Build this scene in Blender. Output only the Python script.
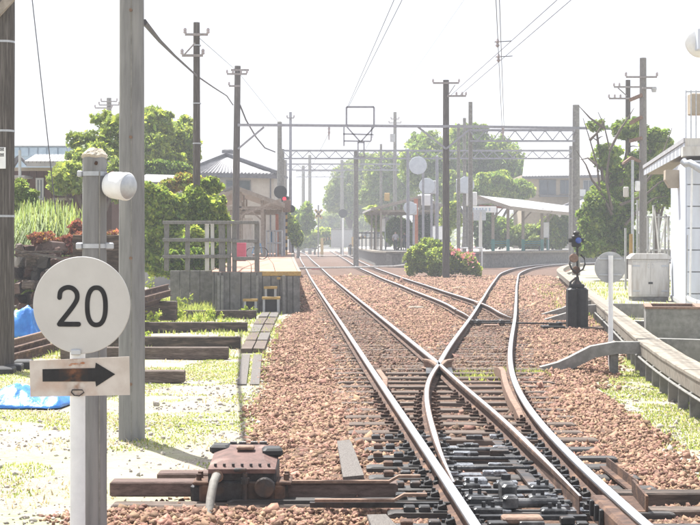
import bpy, math, random
import numpy as np
from mathutils import Vector, Matrix, Euler
PI = math.pi
scene = bpy.context.scene
for o in list(bpy.data.objects): bpy.data.objects.remove(o)
COL = scene.collection
rnd = random.Random(7)

# ------------------------------------------------------------------ camera
F, YH, H = 1500.0, 241.0, 1.95          # focal length in picture widths/700, eye level row, eye height over the rail head
cam_d = bpy.data.cameras.new('camera'); cam = bpy.data.objects.new('camera', cam_d); COL.objects.link(cam)
cam.location = (0, 0, H); cam.rotation_euler = (PI/2, 0, 0)
cam_d.sensor_width = 36.0; cam_d.lens = 36.0*F/700.0
cam_d.shift_y = (YH-262.5)/700.0
cam_d.clip_start = 0.3; cam_d.clip_end = 6000
scene.camera = cam

# ------------------------------------------------------------------ sky and sun
SUN_AZ, SUN_EL = math.radians(-30), math.radians(61)      # azimuth from +Y towards +X
wd = bpy.data.worlds.new('World'); scene.world = wd; wd.use_nodes = True
wn, wl = wd.node_tree.nodes, wd.node_tree.links
wn.clear()
wo = wn.new('ShaderNodeOutputWorld'); wb = wn.new('ShaderNodeBackground'); sk = wn.new('ShaderNodeTexSky')
sk.sky_type = 'NISHITA'; sk.sun_disc = False; sk.sun_elevation = SUN_EL; sk.sun_rotation = SUN_AZ
sk.air_density = 1.0; sk.dust_density = 4.0; sk.ozone_density = 1.0
wm = wn.new('ShaderNodeMixRGB'); wm.inputs[0].default_value = 0.72
wm.inputs[2].default_value = (7.0, 7.2, 7.8, 1)            # thin bright summer cloud over the whole sky
wl.new(sk.outputs[0], wm.inputs[1]); wl.new(wm.outputs[0], wb.inputs[0])
wb.inputs[1].default_value = 0.07
wl.new(wb.outputs[0], wo.inputs[0])
sd = bpy.data.lights.new('sun', 'SUN'); sun = bpy.data.objects.new('sun', sd); COL.objects.link(sun)
sd.energy = 5.0; sd.angle = math.radians(0.53); sd.color = (1.0, 0.975, 0.93)
sv = Vector((math.sin(SUN_AZ)*math.cos(SUN_EL), math.cos(SUN_AZ)*math.cos(SUN_EL), math.sin(SUN_EL)))
sun.rotation_euler = sv.to_track_quat('Z', 'Y').to_euler(); sun.location = sv*60
vs = scene.view_settings
vs.view_transform = 'Standard'; vs.look = 'None'; vs.gamma = 1.0; vs.use_curve_mapping = False
vs.exposure = 1.35
scene.render.engine = 'CYCLES'
scene.cycles.use_denoising = True
scene.cycles.max_bounces = 6; scene.cycles.transparent_max_bounces = 8

# ------------------------------------------------------------------ materials
MATS = {}
def mat(name, c1, c2=None, scale=6.0, rough=0.8, bump=0.0, bscale=None, metal=0.0, c3=None, island=0.0, stretch=None,
        spec=0.3, transl=0.0, detail=6.0, dist=0.01, emit=None):
    """c1/c2 mixed by noise, c3 rare blotches, island = brightness spread between separate pieces of the mesh"""
    if name in MATS: return MATS[name]
    m = bpy.data.materials.new(name); m.use_nodes = True; MATS[name] = m
    n, l = m.node_tree.nodes, m.node_tree.links
    b = n['Principled BSDF']; out = n['Material Output']
    b.inputs['Roughness'].default_value = rough; b.inputs['Metallic'].default_value = metal
    b.inputs['Specular IOR Level'].default_value = spec
    tc = n.new('ShaderNodeTexCoord'); vec = tc.outputs['Object']
    if stretch:
        mp = n.new('ShaderNodeMapping'); mp.inputs['Scale'].default_value = stretch
        l.new(vec, mp.inputs[0]); vec = mp.outputs[0]
    c2 = c2 or tuple(x*0.75 for x in c1)
    nz = n.new('ShaderNodeTexNoise'); nz.inputs['Scale'].default_value = scale; nz.inputs['Detail'].default_value = detail
    nz.inputs['Roughness'].default_value = 0.65
    l.new(vec, nz.inputs['Vector'])
    rp = n.new('ShaderNodeValToRGB'); l.new(nz.outputs['Fac'], rp.inputs[0])
    rp.color_ramp.elements[0].position = 0.36; rp.color_ramp.elements[0].color = (*c2, 1)
    rp.color_ramp.elements[1].position = 0.64; rp.color_ramp.elements[1].color = (*c1, 1)
    col = rp.outputs[0]
    if c3:
        n2 = n.new('ShaderNodeTexNoise'); n2.inputs['Scale'].default_value = scale*0.37; n2.inputs['Detail'].default_value = 8
        l.new(vec, n2.inputs['Vector'])
        r2 = n.new('ShaderNodeValToRGB'); r2.color_ramp.elements[0].position = 0.52; r2.color_ramp.elements[1].position = 0.68
        l.new(n2.outputs['Fac'], r2.inputs[0])
        mx = n.new('ShaderNodeMixRGB'); l.new(r2.outputs[0], mx.inputs[0]); l.new(col, mx.inputs[1]); mx.inputs[2].default_value = (*c3, 1)
        col = mx.outputs[0]
    if island:
        ge = n.new('ShaderNodeNewGeometry'); mr = n.new('ShaderNodeMapRange')
        mr.inputs['To Min'].default_value = 1-island; mr.inputs['To Max'].default_value = 1+island
        l.new(ge.outputs['Random Per Island'], mr.inputs['Value'])
        hv = n.new('ShaderNodeHueSaturation'); l.new(col, hv.inputs['Color']); l.new(mr.outputs[0], hv.inputs['Value'])
        mh = n.new('ShaderNodeMapRange'); mh.inputs['To Min'].default_value = 0.5-0.05*island; mh.inputs['To Max'].default_value = 0.5+0.05*island
        md = n.new('ShaderNodeMath'); md.operation = 'FRACT'; mm = n.new('ShaderNodeMath'); mm.operation = 'MULTIPLY'; mm.inputs[1].default_value = 17.3
        l.new(ge.outputs['Random Per Island'], mm.inputs[0]); l.new(mm.outputs[0], md.inputs[0]); l.new(md.outputs[0], mh.inputs['Value'])
        l.new(mh.outputs[0], hv.inputs['Hue'])
        col = hv.outputs[0]
    l.new(col, b.inputs['Base Color'])
    if bump:
        nb = n.new('ShaderNodeTexNoise'); nb.inputs['Scale'].default_value = bscale or scale*3; nb.inputs['Detail'].default_value = 5
        l.new(vec, nb.inputs['Vector'])
        bp = n.new('ShaderNodeBump'); bp.inputs['Strength'].default_value = bump; bp.inputs['Distance'].default_value = dist
        l.new(nb.outputs['Fac'], bp.inputs['Height']); l.new(bp.outputs[0], b.inputs['Normal'])
    if transl:
        tr = n.new('ShaderNodeBsdfTranslucent'); ms = n.new('ShaderNodeMixShader'); ms.inputs[0].default_value = transl
        tg = n.new('ShaderNodeMixRGB'); tg.blend_type = 'MULTIPLY'; tg.inputs[0].default_value = 1; tg.inputs[2].default_value = (2.0,1.75,1.3,1); l.new(col,tg.inputs[1]); l.new(tg.outputs[0],tr.inputs[0]); l.new(b.outputs[0], ms.inputs[1]); l.new(tr.outputs[0], ms.inputs[2]); l.new(ms.outputs[0], out.inputs[0])
    if emit:
        b.inputs['Emission Color'].default_value = (*emit[0], 1); b.inputs['Emission Strength'].default_value = emit[1]
    return m

mat('rust', (.10,.058,.042), (.052,.032,.025), 14, .85, .5, 60, c3=(.17,.10,.065))
mat('rust_light', (.25,.165,.12), (.15,.095,.07), 18, .8, .4, 70)
mat('steel', (.66,.68,.71), (.54,.55,.57), 3, .3, metal=.7, stretch=(30,1,1), spec=.5)
mat('steel_dark', (.05,.05,.052), (.022,.021,.021), 12, .5, .3, 60, metal=.3, c3=(.09,.06,.045))
mat('oily', (.045,.047,.05), (.018,.018,.02), 16, .32, .4, 60, c3=(.15,.15,.15))
mat('oily_plate', (.42,.44,.47), (.12,.12,.13), 25, .2, .4, 60, metal=.5)
mat('sleeper', (.15,.115,.095), (.06,.046,.038), 9, .9, .7, 50, stretch=(1,7,7), c3=(.20,.16,.135), dist=.006)
mat('sleeper_oily', (.06,.055,.052), (.025,.023,.022), 9, .55, .7, 50, stretch=(1,7,7), c3=(.12,.105,.095), dist=.006)
mat('sleeper_new', (.075,.058,.048), (.03,.023,.02), 8, .85, .6, 50, stretch=(1,6,6), c3=(.14,.105,.085), dist=.006)
mat('board_grey', (.155,.14,.128), (.09,.08,.073), 12, .9, .5, 60, stretch=(9,1,5), dist=.004)
mat('timber_top', (.165,.112,.095), (.08,.055,.047), 9, .85, .5, 40, stretch=(1,8,4))
mat('ballast', (.15,.088,.06), (.075,.044,.03), 34, .9, 1.0, 30, c3=(.12,.072,.053), dist=.04)
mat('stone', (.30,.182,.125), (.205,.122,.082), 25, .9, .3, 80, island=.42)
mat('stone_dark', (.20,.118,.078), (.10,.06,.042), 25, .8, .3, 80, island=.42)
mat('stone_pale', (.46,.42,.37), (.30,.27,.23), 25, .9, .3, 80, island=.4)
mat('concrete', (.27,.265,.25), (.17,.167,.157), 7, .9, .35, 90, c3=(.19,.185,.17), dist=.004)
mat('concrete_pale', (.29,.255,.21), (.17,.15,.122), 8, .9, .4, 60, c3=(.25,.23,.19), dist=.005)
mat('concrete_dark', (.21,.205,.195), (.115,.112,.106), 5, .92, .4, 40, c3=(.18,.17,.15), dist=.006)
mat('concrete_pole', (.235,.235,.235), (.175,.175,.176), 4, .85, .25, 120, stretch=(5,5,.5), c3=(.275,.272,.265), dist=.003)
mat('mortar', (.55,.50,.42), (.36,.32,.26), 22, .95, .8, 60)
mat('wood_pole', (.105,.092,.082), (.05,.044,.04), 6, .9, .6, 60, stretch=(14,14,.6), c3=(.15,.135,.125), dist=.006)
mat('wood_grey', (.235,.225,.215), (.14,.133,.126), 8, .9, .5, 50, stretch=(6,6,1), c3=(.21,.20,.185), dist=.004)
mat('wood_beam', (.33,.29,.25), (.22,.19,.16), 8, .85, .3, 40)
mat('wood_orange', (.42,.155,.085), (.30,.105,.06), 5, .7)
mat('wood_brown', (.105,.055,.04), (.065,.034,.026), 7, .8, .4, 30, stretch=(8,8,.7))
mat('sign_white', (.53,.52,.505), (.485,.475,.46), 5, .55, .08, 60)
mat('sign_black', (.012,.012,.015), (.02,.02,.022), 30, .6)
mat('paint_white', (.78,.79,.80), (.68,.69,.70), 6, .45, .15, 40)
mat('paint_cream', (.56,.545,.515), (.48,.465,.44), 5, .6, stretch=(3,3,.6), c3=(.42,.39,.35))
mat('paint_bluewhite', (.58,.62,.70), (.53,.57,.65), 2, .6, .1, 30, stretch=(3,3,.35), c3=(.47,.49,.53))
mat('paint_grey', (.42,.43,.44), (.34,.35,.36), 6, .6)
mat('galv', (.50,.52,.55), (.37,.39,.42), 10, .45, metal=.4)
mat('gantry', (.33,.335,.375), (.25,.255,.29), 6, .6, metal=.2)
mat('rail_arm', (.30,.275,.27), (.20,.18,.18), 9, .7)
mat('yellow', (.48,.32,.11), (.33,.22,.09), 14, .75, .3, 60)
mat('platform_top', (.36,.215,.155), (.28,.165,.12), 3, .85, .2, 40, c3=(.38,.26,.20))
mat('asphalt', (.33,.31,.29), (.26,.25,.235), 4, .9, .3, 60)
mat('blue_tarp', (.035,.22,.62), (.02,.14,.48), 5, .38, .6, 18, spec=.5, dist=.02)
mat('tile_grey', (.22,.215,.225), (.15,.147,.155), 5, .6, c3=(.26,.255,.265))
mat('tile_dark', (.15,.15,.165), (.09,.09,.1), 5, .5)
mat('roof_metal', (.34,.325,.32), (.26,.25,.25), 4, .6, c3=(.38,.36,.35))
mat('roof_white', (.42,.42,.43), (.33,.33,.345), 3, .5)
mat('wall_beige', (.40,.34,.265), (.335,.285,.22), 3, .9)
mat('wall_cream', (.52,.49,.43), (.44,.41,.36), 3, .9)
mat('wall_grey', (.40,.40,.41), (.33,.33,.34), 3, .9)
mat('wall_blue', (.36,.46,.58), (.28,.38,.50), 2, .6)
mat('glass', (.05,.065,.08), (.08,.10,.12), 2, .08, spec=.6)
mat('black', (.016,.016,.018), (.03,.03,.03), 9, .55)
mat('red_lamp', (.6,.02,.04), (.5,.02,.04), 4, .4, emit=((1,.04,.08), .5))
mat('blue_lens', (.04,.09,.38), (.03,.07,.30), 3, .15, spec=.6)
mat('red', (.52,.06,.06), (.42,.05,.05), 3, .5)
mat('pink', (.50,.10,.17), (.42,.08,.13), 3, .5)
mat('blue_paint', (.14,.30,.50), (.10,.24,.42), 3, .5)
mat('teal', (.06,.22,.20), (.04,.17,.155), 3, .6)
mat('green_leaf', (.155,.235,.05), (.10,.165,.034), 1.2, .6, island=.4, transl=.55)
mat('bright_leaf', (.275,.35,.075), (.18,.26,.05), 1.3, .6, island=.4, transl=.52)
mat('pale_leaf', (.205,.27,.08), (.14,.20,.055), 1.2, .6, island=.4, transl=.42)
mat('dark_leaf', (.065,.115,.03), (.04,.078,.02), 1.0, .6, island=.5, transl=.3)
mat('autumn_leaf', (.25,.15,.035), (.15,.14,.03), 1.5, .6, island=.4, transl=.4)
mat('red_leaf', (.30,.13,.085), (.20,.085,.06), 2, .6, island=.45, transl=.35)
mat('flower_pink', (.50,.20,.25), (.42,.16,.20), 2, .6, island=.3, transl=.3)
mat('bark', (.13,.105,.085), (.07,.056,.046), 8, .95, .6, 20, stretch=(4,4,.7))
mat('grass', (.30,.36,.12), (.22,.29,.08), 1.5, .6, island=.45, transl=.4)
mat('straw', (.50,.45,.30), (.40,.36,.23), 2, .8, island=.4, transl=.2)
mat('skin', (.50,.31,.22), (.46,.28,.2), 4, .5)
mat('cloth_dark', (.02,.021,.026), (.035,.035,.04), 9, .9)
mat('cloth_pale', (.52,.50,.55), (.44,.43,.48), 7, .9)
mat('wire', (.10,.10,.115), (.075,.075,.085), 3, .6)
mat('insulator', (.42,.38,.40), (.3,.27,.28), 3, .3)
mat('plate_arrow', (.60,.555,.51), (.50,.445,.40), 9, .6, .15, 30, c3=(.47,.31,.23))
mat('rust_run', (.36,.15,.075), (.47,.27,.18), 26, .9)
mat('cover_red', (.155,.088,.074), (.085,.05,.043), 10, .75, .4, 40, c3=(.25,.175,.15))
def stained(name, x0):
    m = MATS[name]; n,l = m.node_tree.nodes,m.node_tree.links; b = n['Principled BSDF']; src = b.inputs['Base Color'].links[0].from_socket
    tc = n.new('ShaderNodeTexCoord'); sp = n.new('ShaderNodeSeparateXYZ'); l.new(tc.outputs['Object'],sp.inputs[0])
    nz = n.new('ShaderNodeTexNoise'); nz.inputs['Scale'].default_value = 30; nz.inputs['Detail'].default_value = 8; l.new(tc.outputs['Object'],nz.inputs['Vector'])
    a = n.new('ShaderNodeMath'); a.operation = 'SUBTRACT'; a.inputs[1].default_value = x0; l.new(sp.outputs[0],a.inputs[0])
    c = n.new('ShaderNodeMath'); c.operation = 'ABSOLUTE'; l.new(a.outputs[0],c.inputs[0])
    r = n.new('ShaderNodeMapRange'); r.inputs['From Min'].default_value = .012; r.inputs['From Max'].default_value = .085; r.inputs['To Min'].default_value = 1; r.inputs['To Max'].default_value = 0; l.new(c.outputs[0],r.inputs['Value'])
    k = n.new('ShaderNodeMapRange'); k.inputs['From Min'].default_value = .38; k.inputs['From Max'].default_value = .85; l.new(nz.outputs['Fac'],k.inputs['Value'])
    p = n.new('ShaderNodeMath'); p.operation = 'MULTIPLY'; l.new(r.outputs[0],p.inputs[0]); l.new(k.outputs[0],p.inputs[1])
    mx = n.new('ShaderNodeMixRGB'); l.new(p.outputs[0],mx.inputs[0]); l.new(src,mx.inputs[1]); mx.inputs[2].default_value = (.25,.105,.05,1); l.new(mx.outputs[0],b.inputs['Base Color'])
stained('plate_arrow', -.028)
mat('arrow_black', (.014,.014,.016), (.022,.022,.024), 30, .6); stained('arrow_black', -.045)
mat('hose', (.23,.215,.19), (.16,.15,.135), 8, .7, .3, 40)
mat('mirror_back', (.55,.60,.66), (.47,.52,.58), 3, .5)
mat('hill', (.10,.15,.08), (.06,.10,.05), .05, .9)

# ------------------------------------------------------------------ mesh helpers
def P(px, py, Y): return Vector(((px-350)/F*Y, Y, H-(py-YH)/F*Y))
def WX(px, Y): return (px-350)/F*Y
def GD(px, py, z=-.2):
    Y = (H-z)*F/(py-YH); return Vector(((px-350)/F*Y, Y, z))
def root_of(o):
    while o.parent: o = o.parent
    return o
def link(o): COL.objects.link(o); return o
def tag(o, label=None, cat=None, group=None, kind=None):
    if label: o['label'] = label
    if cat: o['category'] = cat
    if group: o['group'] = group
    if kind: o['kind'] = kind
    return o
def thing(name, label, cat, loc=(0,0,0), group=None):
    o = link(bpy.data.objects.new(name, None)); o.location = loc; o.empty_display_size = .2
    return tag(o, label, cat, group)

class MB:
    def __init__(s): s.v = []; s.f = []
    def add(s, vs, fs):
        k = len(s.v); s.v += [tuple(v) for v in vs]; s.f += [tuple(i+k for i in f) for f in fs]; return s
    def box(s, x0, x1, y0, y1, z0, z1):
        return s.add([(x0,y0,z0),(x1,y0,z0),(x1,y1,z0),(x0,y1,z0),(x0,y0,z1),(x1,y0,z1),(x1,y1,z1),(x0,y1,z1)],
                     [(0,3,2,1),(4,5,6,7),(0,1,5,4),(1,2,6,5),(2,3,7,6),(3,0,4,7)])
    def obox(s, c, size, rz=0, rx=0, ry=0, bev=0.0):
        """oriented box about its centre, optional chamfer"""
        M = Euler((rx,ry,rz)).to_matrix(); c = Vector(c); hx,hy,hz = (k/2 for k in size)
        if not bev:
            vs = [c+M@Vector((sx*hx,sy*hy,sz*hz)) for sz in (-1,1) for sx,sy in ((-1,-1),(1,-1),(1,1),(-1,1))]
            return s.add(vs, [(0,3,2,1),(4,5,6,7),(0,1,5,4),(1,2,6,5),(2,3,7,6),(3,0,4,7)])
        b = bev; rings = []
        for (ix,iy,z) in ((hx-b,hy-b,-hz),(hx,hy,-hz+b),(hx,hy,hz-b),(hx-b,hy-b,hz)):
            rings.append([(-ix+b,-iy,z),(ix-b,-iy,z),(ix,-iy+b,z),(ix,iy-b,z),(ix-b,iy,z),(-ix+b,iy,z),(-ix,iy-b,z),(-ix,-iy+b,z)])
        vs = [c+M@Vector(p) for r in rings for p in r]; fs = [tuple(range(7,-1,-1)), tuple(range(24,32))]
        for k in range(3):
            for i in range(8):
                j = (i+1)%8; fs.append((k*8+i,k*8+j,k*8+8+j,k*8+8+i))
        return s.add(vs, fs)
    def cyl(s, a, b, r0, r1=None, n=10, cap=True):
        return s.tube([a,b],[r0, r0 if r1 is None else r1], n, cap)
    def tube(s, pts, r, n=8, cap=True):
        pts = [Vector(p) for p in pts]
        if not isinstance(r,(list,tuple)): r = [r]*len(pts)
        k0 = len(s.v); up = None
        for i,p in enumerate(pts):
            d = (pts[min(i+1,len(pts)-1)]-pts[max(i-1,0)])
            d = d.normalized() if d.length > 1e-9 else Vector((0,0,1))
            if up is None: up = Vector((0,0,1)) if abs(d.z) < .9 else Vector((0,1,0))
            u = d.cross(up); u.normalize(); w = u.cross(d)
            for j in range(n):
                a = 2*PI*j/n; s.v.append(tuple(p+(u*math.cos(a)+w*math.sin(a))*r[i]))
        for i in range(len(pts)-1):
            for j in range(n):
                q = (j+1)%n; s.f.append((k0+i*n+j,k0+i*n+q,k0+(i+1)*n+q,k0+(i+1)*n+j))
        if cap:
            s.f.append(tuple(k0+j for j in range(n-1,-1,-1))); e = k0+(len(pts)-1)*n
            s.f.append(tuple(e+j for j in range(n)))
        return s
    def bar(s, a, b, w, h, up=(0,0,1)):
        """rectangular bar from a to b: w sideways, h along up"""
        a,b = Vector(a),Vector(b); d = (b-a).normalized(); up = Vector(up)
        u = d.cross(up)
        if u.length < 1e-4: u = d.cross(Vector((0,1,0)))
        u.normalize(); t = u.cross(d); u *= w/2; t *= h/2
        return s.add([a-u-t,a+u-t,a+u+t,a-u+t,b-u-t,b+u-t,b+u+t,b-u+t],
                     [(0,1,2,3),(7,6,5,4),(0,4,5,1),(1,5,6,2),(2,6,7,3),(3,7,4,0)])
    def prism(s, poly, off):
        """polygon (3D points) extruded by vector off"""
        n = len(poly); off = Vector(off); vs = [Vector(p) for p in poly]
        return s.add(vs+[p+off for p in vs], [tuple(range(n)), tuple(range(2*n-1,n-1,-1))]+[(i,n+i,n+(i+1)%n,(i+1)%n) for i in range(n)])
    def disc(s, c, nrm, r, th, n=40, bev=0.0):
        c = Vector(c); q = Vector(nrm).normalized()
        pr = [(r-bev, 0),(r, bev),(r, th-bev),(r-bev, th)] if bev else [(r,0),(r,th)]
        return s.lathe(c, q, pr, n)
    def lathe(s, c, axis, prof, n=24, cap=True):
        """prof: (radius, distance along axis)"""
        c = Vector(c); q = Vector(axis).normalized(); u = q.orthogonal().normalized(); w = q.cross(u); k0 = len(s.v)
        for (r,z) in prof:
            for j in range(n):
                a = 2*PI*j/n; s.v.append(tuple(c+q*z+(u*math.cos(a)+w*math.sin(a))*r))
        for i in range(len(prof)-1):
            for j in range(n):
                t = (j+1)%n; s.f.append((k0+i*n+j,k0+i*n+t,k0+(i+1)*n+t,k0+(i+1)*n+j))
        if cap:
            s.f.append(tuple(k0+j for j in range(n-1,-1,-1))); e = k0+(len(prof)-1)*n; s.f.append(tuple(e+j for j in range(n)))
        return s
    def sweep(s, path, prof, closed=True):
        """prof in (sideways, up) along a ground path of Vectors, caps at both ends"""
        n = len(prof); k0 = len(s.v)
        for i,p in enumerate(path):
            d = path[min(i+1,len(path)-1)]-path[max(i-1,0)]; d = Vector((d.x,d.y,0)).normalized(); u = Vector((d.y,-d.x,0))
            for (a,b) in prof: s.v.append((p.x+u.x*a, p.y+u.y*a, p.z+b))
        for i in range(len(path)-1):
            for j in range(n):
                q = (j+1)%n; s.f.append((k0+i*n+j,k0+i*n+q,k0+(i+1)*n+q,k0+(i+1)*n+j))
        s.f.append(tuple(k0+j for j in range(n-1,-1,-1))); e = k0+(len(path)-1)*n; s.f.append(tuple(e+j for j in range(n)))
        return s
    def build(s, name, m, parent=None, smooth=False, label=None, cat=None, group=None, kind=None, base=None):
        """world coordinates in; the mesh is stored about its thing's origin"""
        if parent is not None: org = root_of(parent).location
        else:
            if base is None:
                a = np.array(s.v); base = ((a[:,0].min()+a[:,0].max())/2, (a[:,1].min()+a[:,1].max())/2, a[:,2].min())
            org = Vector(base)
        me = bpy.data.meshes.new(name)
        me.from_pydata([(x-org[0],y-org[1],z-org[2]) for x,y,z in s.v], [], s.f); me.update()
        me.materials.append(MATS[m] if isinstance(m,str) else m)
        if smooth:
            for p in me.polygons: p.use_smooth = True
            try: me.set_sharp_from_angle(angle=math.radians(38))
            except Exception: pass
        o = link(bpy.data.objects.new(name, me))
        if parent is None: o.location = org
        else: o.parent = parent
        return tag(o, label, cat, group, kind)

def copy_tree(o, parent=None):
    c = o.copy(); COL.objects.link(c)
    if parent is not None: c.parent = parent
    for ch in list(o.children): copy_tree(ch, c)
    return c

def np_mesh(name, verts, faces_n, m, parent=None, smooth=False):
    """verts (N,3) array, faces array (M,k): fast mesh for masses of small faces"""
    me = bpy.data.meshes.new(name); M_, k = faces_n.shape
    org = np.array(root_of(parent).location) if parent is not None else np.zeros(3)
    me.vertices.add(len(verts)); me.vertices.foreach_set('co', (verts-org).astype(np.float32).ravel())
    me.loops.add(M_*k); me.loops.foreach_set('vertex_index', faces_n.astype(np.int32).ravel())
    me.polygons.add(M_); me.polygons.foreach_set('loop_start', np.arange(0, M_*k, k, dtype=np.int32))
    me.update(calc_edges=True); me.materials.append(MATS[m])
    o = link(bpy.data.objects.new(name, me))
    if parent is not None: o.parent = parent
    return o
def rot_mats(n, rg, tilt=1.0):
    """random rotations"""
    q = rg.normal(size=(n,4)); q[:,1:3] *= tilt; q /= np.linalg.norm(q,axis=1)[:,None]; w,x,y,z = q.T
    return np.stack([1-2*(y*y+z*z),2*(x*y-z*w),2*(x*z+y*w),2*(x*y+z*w),1-2*(x*x+z*z),2*(y*z-x*w),2*(x*z-y*w),2*(y*z+x*w),1-2*(x*x+y*y)],1).reshape(n,3,3)
def vnoise(x, y, s, seed=0):
    """cheap smooth value noise for masks"""
    rg = np.random.default_rng(seed); T = rg.random((64,64)); x = np.asarray(x)/s+100; y = np.asarray(y)/s+100
    i = np.floor(x).astype(int); j = np.floor(y).astype(int); u = x-i; v = y-j; u = u*u*(3-2*u); v = v*v*(3-2*v)
    g = lambda a,b: T[a%64,b%64]
    return (g(i,j)*(1-u)+g(i+1,j)*u)*(1-v)+(g(i,j+1)*(1-u)+g(i+1,j+1)*u)*v
# ------------------------------------------------------------------ ground sheet
def lin(*segs):
    a = []
    for s0,s1,n in segs: a += list(np.linspace(s0,s1,n,endpoint=False))
    return np.array(a+[segs[-1][1]])
LEFT_Y  = np.array([6, 12.1, 12.9, 14, 16.2, 23.2, 36, 41, 46, 60, 100, 160, 300.])
LEFT_X  = np.array([-2.3,-2.1,-1.15,-.98,-.95,-1.24,-1.62,-1.75,-1.45,-1.9,-3.9,-6.5,-13.5])
RIGHT_Y = np.array([6, 13.2, 17, 22.4, 27, 31, 37, 45, 67, 90, 130, 300.])
RIGHT_X = np.array([2.85,3.05,3.3,3.6,4.5,5.35,6.2,7.0,9.6,12.4,20,30])
bedL = lambda y: np.interp(y, LEFT_Y, LEFT_X)
bedR = lambda y: np.interp(y, RIGHT_Y, RIGHT_X)
gx = lin((-2500,-300,6),(-300,-60,8),(-60,-14,14),(-14,14,150),(14,60,14),(60,300,8),(300,2500,6))
gy = lin((-300,-20,5),(-20,5,6),(5,32,190),(32,60,70),(60,130,24),(130,400,16),(400,3500,10))
GX,GY = np.meshgrid(gx,gy)
def ground_z(x,y):
    near = np.clip(1-(y-40)/40,0,1)
    z = -.245+near*(.05*(vnoise(x,y,1.7,3)-.5)+.022*(vnoise(x,y,.45,4)-.5))
    z = z-np.clip((x-3.4)/1.5,0,1)*np.clip((32-y)/8,0,1)*.06
    return z
gv = np.stack([GX,GY,ground_z(GX,GY)],-1).reshape(-1,3)
ny_,nx_ = GX.shape; ii = (np.arange(ny_-1)[:,None]*nx_+np.arange(nx_-1)[None,:]).ravel()
gm = bpy.data.materials.new('ground_earth'); gm.use_nodes = True; MATS['ground_earth'] = gm
def ground_material():
    n,l = gm.node_tree.nodes, gm.node_tree.links; b = n['Principled BSDF']; b.inputs['Roughness'].default_value = .95; b.inputs['Specular IOR Level'].default_value = .1
    tc = n.new('ShaderNodeTexCoord')
    def nz(s,d=6,r=.6):
        k = n.new('ShaderNodeTexNoise'); k.inputs['Scale'].default_value = s; k.inputs['Detail'].default_value = d; k.inputs['Roughness'].default_value = r
        l.new(tc.outputs['Object'],k.inputs['Vector']); return k.outputs['Fac']
    def ramp(f,a,b_,c0,c1):
        r = n.new('ShaderNodeValToRGB'); l.new(f,r.inputs[0]); r.color_ramp.elements[0].position = a; r.color_ramp.elements[1].position = b_
        r.color_ramp.elements[0].color = (*c0,1); r.color_ramp.elements[1].color = (*c1,1); return r.outputs[0]
    def mix(f,a,b_):
        m_ = n.new('ShaderNodeMixRGB'); l.new(f,m_.inputs[0]); l.new(a,m_.inputs[1]); l.new(b_,m_.inputs[2]); return m_.outputs[0]
    dirt = ramp(nz(9),.35,.65,(.29,.255,.215),(.40,.36,.31))
    peb = ramp(nz(55,3),.45,.62,(.20,.165,.135),(.47,.42,.36))
    dirt = mix(ramp(nz(2.3),.42,.6,(0,0,0),(1,1,1)), dirt, peb)
    gr = ramp(nz(14),.35,.65,(.29,.30,.165),(.40,.395,.255))
    col = mix(ramp(nz(.75,7,.62),.45,.62,(0,0,0),(1,1,1)), dirt, gr)
    l.new(col,b.inputs['Base Color'])
    bp = n.new('ShaderNodeBump'); bp.inputs['Strength'].default_value = .8; bp.inputs['Distance'].default_value = .02
    l.new(nz(28,6,.7),bp.inputs['Height']); l.new(bp.outputs[0],b.inputs['Normal'])
ground_material()
ground = np_mesh('ground', gv, np.stack([ii,ii+1,ii+nx_+1,ii+nx_],1), 'ground_earth'); ground['kind'] = 'structure'

# ballast bed: raised sheet with sloping shoulders
by = lin((6,32,120),(32,60,60),(60,300,60))
bu = np.array([0,.02,.05]+list(np.linspace(.08,.92,34))+[.95,.98,1])
BY,BU = np.meshgrid(by,bu,indexing='ij'); xl,xr = bedL(BY)-.02,bedR(BY)+.05; BX = xl+(xr-xl)*BU
edge = np.minimum((BX-xl),(xr-BX)); prof = np.clip(edge/.45,0,1)
BZ = -.275+prof*.072+.03*(vnoise(BX,BY,.5,9)-.5)*(prof>.3)
ii = (np.arange(len(by)-1)[:,None]*len(bu)+np.arange(len(bu)-1)[None,:]).ravel()
bed = np_mesh('ballast_bed', np.stack([BX,BY,BZ],-1).reshape(-1,3), np.stack([ii,ii+1,ii+len(bu)+1,ii+len(bu)],1), 'ballast'); bed['kind'] = 'structure'

# ------------------------------------------------------------------ the three tracks
def smooth_path(pts, step=.5, passes=6):
    """pts (x,y): dense, evenly smoothed polyline"""
    p = np.array(pts,float); d = np.r_[0,np.cumsum(np.hypot(*np.diff(p,axis=0).T))]; t = np.arange(0,d[-1],step)
    q = np.c_[np.interp(t,d,p[:,0]),np.interp(t,d,p[:,1])]
    for _ in range(passes):
        k = 7; pad = np.vstack([q[0]+(q[0]-q[1])*np.arange(k,0,-1)[:,None], q, q[-1]+(q[-1]-q[-2])*np.arange(1,k+1)[:,None]])
        q = np.c_[np.convolve(pad[:,0],np.ones(2*k+1)/(2*k+1),'valid'),np.convolve(pad[:,1],np.ones(2*k+1)/(2*k+1),'valid')]
    return q
def offset(q, a):
    d = np.gradient(q,axis=0); d /= np.hypot(*d.T)[:,None]; return q+np.c_[d[:,1],-d[:,0]]*a
HG = .5335+.0325
mainC = smooth_path([(1.53,8),(1.46,10.4),(1.39,12.5),(1.27,14.2),(1.16,17.1),(.96,21),(.74,26.8),(.52,32),(.22,39),(-.28,50.4),(-1.12,70),(-1.7,84),(-2.62,108),(-4.4,152),(-6.0,195),(-7.4,230),(-9.0,262),(-11.6,292),(-16,330)])
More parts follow.
